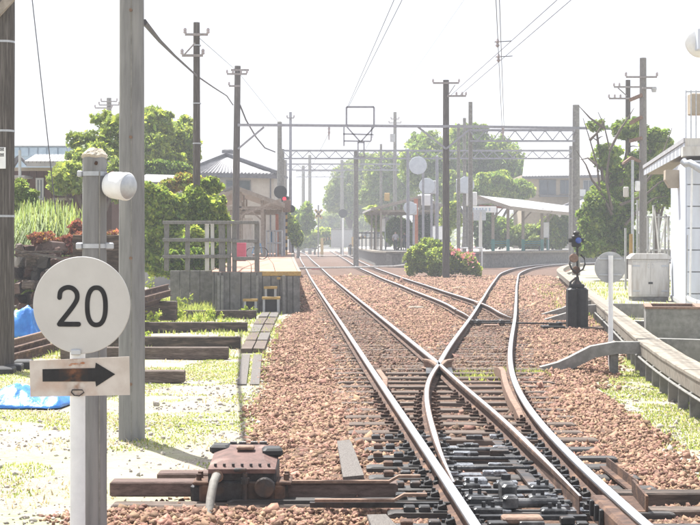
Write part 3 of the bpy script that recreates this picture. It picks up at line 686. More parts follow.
# ------------------------------------------------------------------ speed sign with arrow plate
SYD = 8.35; px_m = SYD/F
def speed_sign():
    c = P(82,305,SYD); t = thing('speed_sign','round white 20 speed limit sign above a rusty arrow plate on white post','sign',(c.x,SYD,GZ))
    mb = MB(); px = P(76.5,300,SYD).x; mb.cyl((px,SYD+.035,GZ-.3),(px,SYD+.035,c.z+.2),.0425,n=24); mb.build('post','paint_white',t,True)
    mb = MB(); mb.disc((c.x,SYD,c.z),(0,-1,0),48.6*px_m,.012,72,.003); d = mb.build('disc','sign_white',t,True)
    def stroke(pts, w, y, name, par):
        """flat rounded stroke along picture points"""
        q = [P(a,b,SYD) for a,b in pts]; mb = MB(); n = len(q); L_,R_ = [],[]; r = w/2*px_m
        for i,p in enumerate(q):
            d_ = (q[min(i+1,n-1)]-q[max(i-1,0)]); u = Vector((-d_.z,0,d_.x)).normalized(); L_.append(p+u*r); R_.append(p-u*r)
        def arc(cn,a,b,k=6):
            v0 = a-cn; out = []
            for j in range(1,k):
                th = PI*j/k; out.append(cn+Vector((v0.x*math.cos(th)+v0.z*math.sin(th),0,-v0.x*math.sin(th)+v0.z*math.cos(th))))
            return out
        poly = L_+arc(q[-1],L_[-1],R_[-1])+R_[::-1]+arc(q[0],R_[0],L_[0])
        vs = [Vector((p.x,y,p.z)) for p in poly]; m = len(vs)
        # strip faces keep concave strokes correct
        ids = list(range(n)); fs = []; na = 5
        for i in range(n-1): fs.append((i,i+1,n+na+(n-1-(i+1)),n+na+(n-1-i)))
        fs.append(tuple([n-1]+list(range(n,n+na))+[n+na])); fs.append(tuple([2*n+na-1]+list(range(2*n+na,m))+[0]))
        mb.add(vs,fs); return mb.build(name,'sign_black',par)
    def cat(p,k=6):
        out = []
        p = [p[0]]+p+[p[-1]]
        for i in range(1,len(p)-2):
            for j in range(k):
                u = j/k; a,b,c_,d_ = p[i-1],p[i],p[i+1],p[i+2]
                out.append(tuple(.5*(2*b[m]+(c_[m]-a[m])*u+(2*a[m]-5*b[m]+4*c_[m]-d_[m])*u*u+(3*b[m]-a[m]-3*c_[m]+d_[m])*u**3) for m in (0,1)))
        return out+[p[-1]]
    yv = SYD-.0145
    stroke(cat([(60,297.5),(61,291.5),(64.5,288.3),(69,287.3),(73.5,288.6),(77,292.5),(77.6,298),(75.5,303),(71,309.5),(65.5,316.5),(60.6,322.6)]),4.7,yv,'numeral',d)
    stroke([(59.9,324.0),(64,324.0),(70,324.1),(79,324.1)],4.9,yv-.0008,'numeral',d)
    ov = [(96.8+9.1*math.copysign(abs(math.cos(a))**.85,math.cos(a)),306.2-18.6*math.copysign(abs(math.sin(a))**.85,math.sin(a))) for a in [2*PI*k/48 for k in range(49)]]
    q = [P(a,b,SYD) for a,b in ov[:-1]]; mb = MB(); n = len(q); cc = P(96.8,306.2,SYD); r = 2.35*px_m; vo,vi = [],[]
    for i in range(n):
        d_ = q[(i+1)%n]-q[i-1]; u = Vector((-d_.z,0,d_.x)).normalized(); vo.append(q[i]+u*r); vi.append(q[i]-u*r)
    mb.add([Vector((p.x,yv,p.z)) for p in vo+vi],[(i,(i+1)%n,n+(i+1)%n,n+i) for i in range(n)]); mb.build('numeral','sign_black',d)
    # arrow plate, slightly tilted
    def pl(pts,y): return [Vector((P(a,b,SYD).x,y,P(a,b,SYD).z)) for a,b in pts]
    ap = MB().prism(pl([(30,360.5),(129.5,356.3),(130.3,394.8),(30.8,396.6)],SYD-.012)[::-1],(0,.006,0)).build('arrow_plate','plate_arrow',t)
    MB().add(pl([(43,369),(95.5,367.8),(96.2,362.4),(115.6,374.0),(96.5,386.4),(95.8,381.2),(43.2,381.3)],SYD-.0150),[(0,1,5,6),(2,3,4),(1,2,4,5)]).build('arrow','arrow_black',ap)
    rs = [MB(),]
    r0 = random.Random(3)
    for (cx,cy,rx,ry) in ((75,363.6,4.5,1.0),(83,362.9,2.6,1.0),(70.5,365,1.8,.8)):
        vs = [P(cx+rx*math.cos(a)*r0.uniform(.6,1.15),cy+ry*math.sin(a)*r0.uniform(.6,1.15),SYD) for a in [2*PI*k/14 for k in range(14)]]
        rs[0].add([Vector((p.x,SYD-.0146-(.0008 if cy==375 else 0),p.z)) for p in vs],[tuple(range(14))])
    rs[0].build('rust_stain','rust_run',ap)
    mb = MB(); mb.tube([P(72,392,SYD)+Vector((0,-.018,0)),P(73,389.5,SYD)+Vector((0,-.022,0)),P(83,389.5,SYD)+Vector((0,-.022,0)),P(84.5,392,SYD)+Vector((0,-.018,0)),P(80,395.5,SYD)+Vector((0,-.02,0)),P(75,395,SYD)+Vector((0,-.02,0)),P(72,392,SYD)+Vector((0,-.018,0))],.0035,6); mb.build('wire_loop','steel_dark',ap)
    mb = MB(); mb.obox((px,SYD-.02,P(0,352,SYD).z),(.055,.018,.03),bev=.004); mb.build('clamp','galv',t)
    for bx,by in ((81.5,271),): pass
speed_sign()
# ------------------------------------------------------------------ poles in the left foreground
def short_pole():
    Y = 10.8; cx = WX(94.5,Y); r = 12.3*Y/F; top = P(94,156,Y).z
    t = thing('concrete_post','short grey concrete post with rough mortar cap behind the speed sign','post',(cx,Y,GZ))
    mb = MB(); mb.lathe((cx,Y,GZ-.4),(0,0,1),[(r*1.01,0),(r,1.2),(r*.965,top-GZ+.4-.02),(r*.93,top-GZ+.4)],32); mb.build('shaft','concrete_pole',t,True)
    mb = MB(); rg = random.Random(2); prof = [(r*.99,-.012),(r*1.03,.01),(r*.9,.03),(r*.55,.052),(r*.2,.06),(.002,.061)]
    mb.lathe((cx,Y,top-.005),(0,0,1),prof,24); mb.v = [(x+rg.uniform(-.006,.006),y+rg.uniform(-.006,.006),z+rg.uniform(-.008,.008)) for x,y,z in mb.v]; mb.build('mortar_cap','mortar',t)
    for py in (174,246):
        z = P(94,py,Y).z; mb = MB(); mb.lathe((cx,Y,z-.016),(0,0,1),[(r*1.035,0),(r*1.035,.032)],32,False); mb.lathe((cx,Y,z-.016),(0,0,1),[(r*1.0,0),(r*1.035,0)],32,False)
        mb.obox((cx-r*1.12,Y-.03,z),(.035,.05,.045),bev=.006)
        if py == 246: mb.obox((cx+r*1.15,Y,z),(.07,.05,.05),bev=.008); mb.obox((cx-r*1.15,Y,z),(.06,.05,.05),bev=.008)
        mb.build('steel_band','galv',t)
    mb = MB(); g = P(94,300,Y).z; mb.cyl((cx+r*.55,Y-r*.86,GZ-.3),(cx+r*.55,Y-r*.86,P(0,172,Y).z),.006,n=6); mb.build('earth_wire','concrete',t)
    mb = MB(); mb.cyl((cx+r*.3,Y-r*.9,P(0,163,Y).z),(cx+r*.3,Y-r*1.06,P(0,163,Y).z-.01),.012,n=8); mb.build('bolt','rust',t)
short_pole()
def floodlight():
    Y = 10.8; a = P(108,184.5,Y); b = P(131.5,187.5,Y); ax = Vector((b.x-a.x,-.10,b.z-a.z)).normalized(); L_ = (b-a).length
    t = thing('floodlight','white cylindrical floodlight clamped to the short concrete post','floodlight',(a.x,Y-.02,a.z-.1))
    o = Vector((a.x,Y-.03,a.z)); r = .098
    mb = MB(); mb.lathe(o,ax,[(.035,-.02),(.06,.0),(.085,.02),(r*.97,.05),(r,.1),(r*1.0,L_-.02),(r*1.03,L_-.01),(r*1.03,L_+.012),(r*.95,L_+.022)],32); mb.build('housing','paint_white',t,True)
    mb = MB(); mb.lathe(o+ax*(L_+.018),ax,[(r*.94,0),(r*.8,.02),(r*.45,.035),(.003,.04)],32); mb.build('lens','galv',t,True)
    mb = MB(); mb.bar((o.x-.04,Y,a.z+.03),(o.x+.05,Y-.02,a.z+.07),.03,.06); mb.bar((o.x-.02,Y-.05,a.z+.02),(o.x+.06,Y-.09,a.z-.06),.015,.05); mb.build('bracket','rust_light',t)
floodlight()
def tall_pole():
    Y = 16.4; cx = WX(131.8,Y); r = 12.8*Y/F
    t = thing('utility_pole','tall smooth concrete pole rising out of frame behind the speed sign','pole',(cx,Y,GZ))
    mb = MB(); mb.lathe((cx,Y,GZ-.4),(0,0,1),[(r*1.03,0),(r,2.5),(r*.93,6),(r*.84,10)],40); mb.build('shaft','concrete_pole',t,True)
    mb = MB(); mb.cyl((cx+r*.12,Y-r*1.01,GZ-.1),(cx+r*.1,Y-r*.95,7.0),.007,n=6); mb.build('earth_wire','concrete',t)
    for py in (12,138,258,383):
        z = P(0,py,Y).z; mb = MB(); mb.cyl((cx+.01,Y-r*.9,z),(cx+.01,Y-r*1.12,z),.018,n=8); mb.build('step_bolt','rust_light',t)
tall_pole()
def wood_pole_left():
    Y = 25.4; cx = WX(4.5,Y); r = 10.0*Y/F
    t = thing('utility_pole','dark wooden pole with small white number plate at left edge','pole',(cx,Y,GZ))
    mb = MB(); mb.lathe((cx,Y,GZ-.3),(0,0,1),[(r*.96,0),(r*.97,3),(r*1.03,6),(r*1.0,9)],28); mb.build('shaft','wood_pole',t,True)
    for py in (42,131,216):
        z = P(0,py,Y).z; mb = MB(); mb.lathe((cx,Y,z-.02),(0,0,1),[(r*1.03,0),(r*1.03,.035)],28,False); mb.lathe((cx,Y,z+.015),(0,0,1),[(r*1.03,0),(r*.9,0)],28,False); mb.build('steel_band','galv',t)
    c = P(4.5,158.5,Y); yy = Y-r-.012
    pl_ = MB().obox((c.x,yy,c.z),(.125,.012,.36),bev=.003).build('number_plate','paint_white',t)
    mb = MB()
    for k,py in enumerate((150,155.5)):
        g = P(4.5,py,Y); 
        for dx,dz,w,h in ((0,.018,.07,.010),(0,0,.05,.010),(0,-.02,.07,.010),(-.02,0,.010,.05),(.022,.004,.010,.045)): mb.box(g.x+dx-w/2,g.x+dx+w/2,yy-.0085,yy-.0070,g.z+dz-h/2,g.z+dz+h/2)
    mb.build('glyphs','sign_black',pl_)
    a = P(-2,18,Y); b = P(25,-6,Y); mb = MB(); mb.bar(a+Vector((0,-.25,0)),b+Vector((0,-.25,.1)),.10,.14); mb.build('brace','wood_beam',t)
wood_pole_left()
# guy wire of a pole out of view
def wire(name, pts, r, label, m='wire', group=None, cat='wire', n=5):
    return MB().tube(pts, r, n).build(name, m, label=label, cat=cat, group=group)
wire('guy_wire',[P(30,-20,33),P(56,214,33)],.012,'thin guy wire slanting down beside the dark wooden pole')

# ------------------------------------------------------------------ timbers and clutter on the left yard
def beam(x0,x1,ytop,ybot,label,m='sleeper_new',d=.22,top=None):
    """square timber lying across the view, front face spanning rows ytop..ybot"""
    zb = GZ; Y = (H-zb)*F/(ybot-YH); zt = P(0,ytop,Y).z; a,b = WX(x0,Y),WX(x1,Y)
    mb = MB(); mb.obox(((a+b)/2,Y+d/2,(zt+zb)/2),(b-a,d,zt-zb),bev=.012,rz=rnd.uniform(-.01,.01)); mb.build('timber_sleeper',m,label=label,cat='sleeper',group='sleepers laid beside the tracks')
beam(155,256,310.5,319,'farthest dark sleeper lying in the row before the platform end wall',d=.24)
beam(140,247,322.5,332.5,'second dark sleeper from the platform in the row on the left yard',d=.24)
beam(100,240,337,349,'third dark sleeper from the platform with weeds behind it',d=.26)
beam(60,228,347.5,359.5,'fourth sleeper of the row, long brown one right behind the tall pole','sleeper',d=.24)
beam(96,184,371,383,'short brown sleeper nearest to the camera beside the tall pole','sleeper',d=.24)
beam(100,160,271+35,318,'short sleeper end half hidden beside the old rails at left',d=.3)
# plank walkway up to the platform steps
def walkway():
    t = thing('plank_walkway','walkway of dark planks leading to the yellow platform steps','walkway',GD(262,330,GZ))
    rows = [(310,263,280),(317,258,277.5),(324,253,274.5),(332,249,271),(340,245,268),(349,240,265)]
    for (ya,xa0,xa1),(yb,xb0,xb1) in zip(rows,rows[1:]):
        for k in range(2):
            f0,f1 = k/2+.03,(k+1)/2-.03; z = -.17+rnd.uniform(-.012,.012)
            q = [GD(xb0+(xb1-xb0)*f0,yb-.5,z),GD(xb0+(xb1-xb0)*f1,yb-.5,z),GD(xa0+(xa1-xa0)*f1,ya+.5,z),GD(xa0+(xa1-xa0)*f0,ya+.5,z)]
            MB().prism([p+Vector((0,0,rnd.uniform(-.006,.006))) for p in q],(0,0,-.08)).build('plank','board_grey' if rnd.random()<.55 else 'sleeper',t)
    rows = [(354,241,264),(384,236,262)]
    for k in range(2):
        (ya,xa0,xa1),(yb,xb0,xb1) = rows; f0,f1 = k/2+.04,(k+1)/2-.1; z = -.215
        MB().prism([GD(xb0+(xb1-xb0)*f0,yb,z),GD(xb0+(xb1-xb0)*f1,yb,z),GD(xa0+(xa1-xa0)*f1,ya,z),GD(xa0+(xa1-xa0)*f0,ya,z)],(0,0,-.05)).build('plank','board_grey',t)
walkway()
# heap of old timbers
def heap():
    rg = random.Random(11); spots = []
    rowsz = [(318,.0),(305,0),(292,0),(279,0),(266,0),(255,0)]
    for r_,(py,_) in enumerate(rowsz):
        x = 4+r_*1.2; xr = [64,62,60,56,58,56][r_]
        kk = 0
        while x < xr:
            w = rg.uniform(7,13); spots.append((x+w/2,py-rg.uniform(3,7),w,rg.uniform(9,13),r_,kk)); x += w*.93; kk += 1
    ORD = ['first','second','third','fourth','fifth','sixth','seventh','eighth','ninth']; ROW = ['lowest','second lowest','third lowest','third highest','second highest','highest']
    for cx,cy,w,h,r_,kk in spots:
        Y = 39+r_*.25+rg.uniform(-.3,.3); c = P(cx,cy,Y); L_ = rg.uniform(1.4,2.2); s = Y/F
        mb = MB(); mb.obox((c.x,c.y+L_/2,c.z),(w*s*.98,L_,h*s*.95),rz=rg.uniform(-.25,.35),rx=rg.uniform(-.12,.1),ry=rg.uniform(-.25,.25),bev=.03)
        mb.v = [(x+rg.uniform(-.02,.02),y+rg.uniform(-.1,.1),z+rg.uniform(-.02,.02)) for x,y,z in mb.v]
        mb.build('old_timber',rg.choice(['sleeper_new','sleeper','board_grey','wood_brown','sleeper','timber_top']),label='old broken timber in the %s row of the heap, %s from the dark pole'%(ROW[r_],ORD[kk]),cat='timber',group='heap of old timbers at the left')
    for k in range(5):     # thin slats lying across the top
        Y = 38.5+.25*k; a = P(rg.uniform(2,25),rg.uniform(244,256),Y); b = P(rg.uniform(35,66),rg.uniform(246,262),Y+.4)
        MB().bar(a,b,rg.uniform(.1,.25),.05).build('timber_offcut',rg.choice(['board_grey','sleeper','sleeper_new']),label='thin weathered slat across the top of the timber heap, %s from its near edge'%ORD[k],cat='timber',group='slats on the timber heap')
heap()
def old_rails():
    k = 0
    for a,b,zz,lab in (((2,342),(44,331),.06,'uppermost rusty old rail leaning over the blue tarp'),((3,350),(50,337),.0,'middle rusty old rail of the pile at left'),((8,355),(62,341),-.07,'lowest rusty old rail of the pile at left')):
        p,q = GD(*a,z=zz),GD(*b,z=zz); path = [Vector((p.x,p.y,zz)),Vector((q.x,q.y,zz))]
        MB().sweep(path,RAILPROF).build('old_rail','rust_light' if k==0 else 'rust',label=lab,cat='rail',group='old rails piled on the left'); k += 1
    for j,(xa,xb,py) in enumerate(((128,168,288),(132,170,294),(120,160,302))):
        p,q = P(xa,py+6,36-j),P(xb,py-4,41-j); MB().sweep([p,q],RAILPROF).build('old_rail','rust',label=['top','middle','bottom'][j]+' rusty rail stacked behind the tall concrete pole',cat='rail',group='rails stacked behind the concrete pole')
    MB().obox(P(150,303,39)+Vector((0,0,-.2)),(1.4,.3,.5),bev=.02).build('support_block','sleeper_new',label='dark timber block under the rails behind the tall pole',cat='timber')
old_rails()
def tarp(px0,px1,py0,py1,hgt,seed,label,Yd=None):
    rg = np.random.default_rng(seed); n,m_ = 34,22
    z0 = GZ; Yf = (H-z0)*F/(py1-YH); Yb = Yf+ (1.6 if Yd is None else Yd); xs = np.linspace(0,1,n); ys = np.linspace(0,1,m_); U,V = np.meshgrid(xs,ys)
    X = WX(px0,Yf)+(WX(px1,Yf)-WX(px0,Yf))*U+.08*(vnoise(U*9,V*9,1,seed)-.5); Yy = Yf+(Yb-Yf)*V+.12*(vnoise(U*7,V*7,1,seed+1)-.5)
    e = np.clip(np.minimum(np.minimum(U,1-U)*5,np.minimum(V,1-V)*4),0,1)
    Z = z0+.01+e*hgt*(.45+.8*vnoise(U*3,V*3,1,seed+2))+e*.05*np.abs(vnoise(U*16,V*13,1,seed+3)-.5)*2
    ii = (np.arange(m_-1)[:,None]*n+np.arange(n-1)[None,:]).ravel()
    o = np_mesh('blue_tarp',np.stack([X,Yy,Z],-1).reshape(-1,3),np.stack([ii,ii+1,ii+n+1,ii+n],1),'blue_tarp')
    for p in o.data.polygons: p.use_smooth = True
    sm = o.modifiers.new('thickness','SOLIDIFY'); sm.thickness = .006
    return tag(o,label,'tarp')
tarp(-20,62,375,409,.22,51,'crumpled bright blue tarp on the ground below the timber heap')
tarp(-6,38,316,338,.55,53,'blue tarp draped at the foot of the timber heap',1.0)
for k,(x0,x1,y0,y1,lab) in enumerate(((-8,12,368,388,'front black block lying on the blue tarp'),(2,20,365,384,'middle black block beside the blue tarp'),(12,30,361,379,'rear black block nearest to the rusty rails'))):
    Y = 24.5+k*.6; c = P((x0+x1)/2,(y0+y1)/2,Y); MB().obox((c.x,c.y+.2,c.z),((x1-x0)*Y/F,.5,(y1-y0)*Y/F),bev=.02,rz=.12).build('black_block','black',label=lab,cat='block',group='black blocks by the tarp')
# dark board behind the short post
Y = 30; MB().obox(P(96,264,Y)+Vector((0,.1,0)),(48*Y/F,.08,58*Y/F),bev=.01).build('dark_panel','sleeper_new',label='dark upright panel standing behind the concrete post',cat='panel')

# ------------------------------------------------------------------ concrete cable trough on short legs, right
def trough():
    base = GD(660,400,-.3); t = thing('cable_trough','long pale concrete cable trough raised on short legs along the right','cable trough',base)
    zt = .28; pts = [(4.02,13.5),(4.12,17.5),(4.33,20),(4.78,25),(5.6,31.5),(7.15,45),(9.7,67.5),(11.9,87),(14.6,103),(17.5,114)]
    q = smooth_path(pts,.5,3); o = .19
    c = offset(q,o)          # centre line, q is the left edge
    seglen = 4; i = 0
    while i < len(c)-1:
        s = c[i:min(i+seglen,len(c)-1)+1]; a,b = Vector((*s[0],zt)),Vector((*s[-1],zt)); d = (b-a).normalized(); path = [Vector((x,y,zt)) for x,y in s]; path[0] += d*.006; path[-1] -= d*.006
        MB().sweep(path,[(-.17,-.24),(.17,-.24),(.185,-.05),(.185,-.052),(-.185,-.052),(-.185,-.05)]).build('channel','concrete_pale',t)
        MB().sweep([p+Vector((0,0,rnd.uniform(-.004,.004))) for p in path],[(-.195,-.048),(.195,-.048),(.195,-.008),(.187,0),(-.187,0),(-.195,-.008)]).build('lid','concrete_pale',t)
        if s[0][1] < 60:
            for k in (1,3):
                if k < len(s):
                    for sd in (-.13,):
                        p = offset(c,sd)[min(i+k,len(c)-1)]
                        MB().obox((p[0],p[1],(zt-.24-.42)/2+.0),(.13,.10,zt-.24+.42),bev=.01,rz=-.15).build('leg','concrete_dark',t)
                    p2 = offset(c,.12)[min(i+k,len(c)-1)]; MB().obox((p2[0],p2[1],(zt-.24-.42)/2),(.11,.09,zt-.24+.42),bev=.01,rz=-.15).build('leg','concrete_dark',t)
        i += seglen
    # cable pipe along its left side
    MB().tube([Vector((x,y,zt-.255)) for x,y in offset(q,-.03)[:60]],.018,6).build('pipe','concrete',t)
    # arms bending down to the track
    def arm(pts, w=.22):
        P_ = [Vector(p) for p in pts]; mb = MB(); top,bot = [],[]
        for k,p in enumerate(P_):
            d = (P_[min(k+1,len(P_)-1)]-P_[max(k-1,0)]).normalized(); nn = Vector((-d.z,0,d.x)); nn = nn if nn.z > 0 else -nn
            top.append(p+nn*.10); bot.append(p-nn*.10)
        a = [q+Vector((0,-w/2,0)) for q in top+bot[::-1]]; n_ = len(P_); m_ = len(a); vs = a+[q+Vector((0,w,0)) for q in a]
        fs = [(k,m_-1-k,m_-2-k,k+1) for k in range(n_-1)]+[(m_+k+1,m_+m_-2-k,m_+m_-1-k,m_+k) for k in range(n_-1)]+[(k,(k+1)%m_,m_+(k+1)%m_,m_+k) for k in range(m_)]
        mb.add(vs,fs)
        return mb.build('branch_arm','concrete',t)
    a = P(638,352,25.0)
    arm([(4.86,25.15,.165),(4.45,25.15,.165),(4.05,25.1,.10),(3.68,25.1,-.09),(3.5,25.1,-.17),(3.2,25.1,-.25)])
    MB().obox((4.42,25.15,-.14),(.14,.12,.40),bev=.01).build('leg','concrete_dark',t)
    for yy,xa in ((43.6,7.0),(40.5,6.65)):
        arm([(xa+.1,yy,.14),(xa-.35,yy,.12),(xa-.8,yy-.05,-.08),(xa-1.4,yy-.05,-.26)],.26)
trough()
# back of a second round sign
def rear_sign():
    Y = 26.2; c = P(610.5,267.5,Y); t = thing('speed_sign','back of a round grey sign on a thin white post by the trough','sign',(c.x,Y,-.3))
    MB().cyl((c.x,Y-.02,-.5),(c.x,Y-.02,c.z+.21),.042,n=20).build('post','paint_white',t,True)
    MB().disc((c.x,Y+.04,c.z),(0,-1,0),15.7*Y/F,.012,56,.003).build('disc','paint_grey',t,True)
    for dz in (-.13,.15): MB().obox((c.x,Y+.026,c.z+dz),(.40,.02,.03),bev=.003).build('stiffener','galv',t)
rear_sign()
# ------------------------------------------------------------------ switch stand
def switch_stand():
    Y = 37.0; s = Y/F; cx = WX(577,Y); t = thing('switch_stand','black hand switch stand with weighted levers and blue lens','switch stand',(cx,Y,GZ))
    z = lambda py: P(0,py,Y).z
    mb = MB(); 
    for dx in (-.125,.125): mb.obox((cx+dx,Y,(z(288)+GZ)/2+.02),(.25,.42,z(288)-GZ-.02),bev=.05)
    mb.obox((cx,Y,z(286)),(.34,.30,.10),bev=.03); mb.build('housing','black',t)
    mb = MB(); mb.lathe((cx,Y,z(286)),(0,0,1),[(.13,0),(.11,.08),(.06,.14),(.05,.22)],16); mb.build('neck','steel_dark',t,True)
    MB().cyl((cx+.01,Y,z(283)),(cx+.01,Y,z(246)),.03,n=10).build('mast','steel_dark',t)
    lv = MB(); 
    for k in range(2):
        sg = -1 if k == 0 else 1
        lv.tube([(cx+sg*.03,Y-.05,z(272)),(cx+sg*.14,Y-.06,z(269)),(cx+sg*.19,Y-.06,z(264)),(cx+sg*.17,Y-.06,z(258)),(cx+sg*.08,Y-.06,z(254.5))],.022,8)
    lv.tube([(cx-.05,Y-.06,z(278)),(cx-.17,Y-.08,z(282)),(cx-.2,Y-.08,z(290))],.03,8); lv.build('lever','steel_dark',t)
    mb = MB(); mb.disc((cx-.09,Y-.04,z(258)),(0,-1,0),.11,.08,20,.015); mb.build('weight','rust_light',t)
    mb = MB(); mb.disc((cx-.02,Y+.05,z(270)),(0,-1,0),.10,.08,20,.015); mb.build('weight','rust',t)
    hd = MB(); hd.obox((cx-.02,Y,z(241)),(.22,.2,.30),bev=.03); hd.obox((cx-.02,Y,z(233.2)),(.15,.15,.1),bev=.03); hd.cyl((cx-.13,Y,z(240)),(cx-.2,Y,z(240)),.06,n=12); hd.cyl((cx+.09,Y,z(240)),(cx+.16,Y,z(240)),.06,n=12)
    h_ = hd.build('lamp_head','black',t)
    MB().lathe((cx+.02,Y-.10,z(240.5)),(0,-1,0),[(.075,0),(.075,.02),(.06,.045),(.02,.058)],20).build('lens','blue_lens',h_,True)
    mb = MB(); mb.obox((cx-.62,Y-.15,-.15),(.55,.5,.05),bev=.01); mb.obox((cx-.58,Y-.25,-.09),(.3,.1,.08),bev=.01); mb.obox((cx-.45,Y-.1,-.09),(.1,.4,.1),bev=.01); mb.build('foot_plate','black',t)
    MB().obox((cx,Y-.1,-.19),(1.4,.3,.05),bev=.01).build('base_timber','sleeper',t)
switch_stand()
# ------------------------------------------------------------------ cabinet, pit and kerbs right of the trough
def cabinet():
    Y = 54.6; s = Y/F; x0,x1 = WX(631.5,Y),WX(669.5,Y); z = lambda py: P(0,py,Y).z
    t = thing('relay_cabinet','pale grey steel relay cabinet with two doors beside the white building','cabinet',((x0+x1)/2,Y,GZ))
    MB().obox(((x0+x1)/2,Y+.35,(z(259)+z(297))/2),(x1-x0,.7,z(259)-z(297)),bev=.02).build('body','paint_cream',t)
    mb = MB(); mb.prism([(x0-.06,Y-.08,z(259)),(x1+.06,Y-.08,z(259)),(x1+.04,Y-.08,z(257)),(x1-.12,Y-.08,z(253.6)),(x0+.12,Y-.08,z(253.6)),(x0-.04,Y-.08,z(257))],(0,.86,0)); mb.build('roof','paint_cream',t)
    MB().box(x0+.03,x1-.03,Y+.02,Y+.68,GZ-.05,z(297.2)).build('plinth','concrete_dark',t)
    xm = (x0+x1)/2
    for a,b in ((x0+.05,xm-.01),(xm+.01,x1-.05)):
        d = MB().obox(((a+b)/2,Y-.008,(z(262)+z(295))/2),(b-a,.02,z(262)-z(295)),bev=.005).build('door','paint_cream',t)
        o_ = x0 if a < xm-.1 else x1; sg = 1 if a < xm-.1 else -1
        for py in (266,291): MB().obox((o_+sg*.17,Y-.025,z(py)),(.26,.02,.05),bev=.004).build('hinge','galv',d)
        MB().tube([(xm-sg*.06,Y-.02,z(264)),(xm-sg*.13,Y-.03,z(266)),(xm-sg*.06,Y-.02,z(268))],.012,6).build('handle','galv',d)
    MB().obox((xm,Y-.025,z(283)),(.16,.012,.07),bev=.003).build('name_plate','black',t)
cabinet()
def pit():
    Y = 31.6; x0,x1 = WX(646,Y),WX(702,Y); z = lambda py: P(0,py,Y).z; zt = z(309)
    t = thing('concrete_pit','square concrete pit with a rusty red steel rim behind the trough','pit',(x0,Y,GZ)); t.rotation_euler = (0,0,-.17); w = .12; D = 1.8
    for a in ((x0,x1,Y,Y+w),(x0,x1,Y+D-w,Y+D),(x0,x0+w,Y+w+.002,Y+D-w-.002),(x1-w,x1,Y+w+.002,Y+D-w-.002)): MB().box(*a,GZ-.2,zt).build('wall','concrete',t)
    for a in ((x0-.02,x1+.02,Y-.02,Y+w+.02),(x0-.02,x1+.02,Y+D-w-.02,Y+D+.02),(x0-.02,x0+w+.02,Y+w+.024,Y+D-w-.024),(x1-w-.02,x1+.02,Y+w+.024,Y+D-w-.024)): MB().box(*a,zt+.002,zt+.05).build('rim','rust_light',t)
    MB().box(x0+.1,x1-.1,Y+.1,Y+D-.1,zt-.1,zt-.06).build('cover','rust',t)
pit()
for (a,b,zt,lab) in (((598,311),(650,311.5),.16,'dark concrete kerb behind the trough left of the pit'),((650,350),(712,352),.16,'dark concrete kerb running in front of the pit'),((624,330),(650,331),.12,'short concrete kerb between trough and pit')):
    p,q = GD(*a,z=-.05),GD(*b,z=-.05); MB().bar(Vector((p.x,p.y,-.03)),Vector((q.x,q.y,-.03)),.22,.4).build('kerb','concrete',label=lab,cat='kerb')
def handrail():
    Y = 36.; t = thing('pipe_railing','white pipe railing at the right edge beside the pit','railing',(WX(697,Y),Y,GZ)); 
    MB().cyl((WX(697.5,Y),Y,GZ-.1),(WX(697.5,Y),Y,P(0,300,Y).z),.05,n=12).build('post','paint_white',t)
    MB().tube([P(686,297.5,Y+6),P(692,300.5,Y+2),P(699,303,Y),P(715,304,Y-1)],.06,12).build('rail','paint_white',t)
    MB().cyl((WX(685.5,Y),Y,GZ-.1),(WX(687.5,Y),Y,P(0,235,Y).z),.015,n=6).build('thin_post','paint_grey',t)
    MB().cyl(P(685,329,Y),P(715,329,Y),.015,n=6).build('rail','paint_grey',t)
handrail()
Y = 30; MB().obox(P(691,352,Y)+Vector((0,0,-.05)),(.24,.24,.34),bev=.02).build('marker_block','concrete_dark',label='small dark concrete marker block in front of the pit',cat='block')
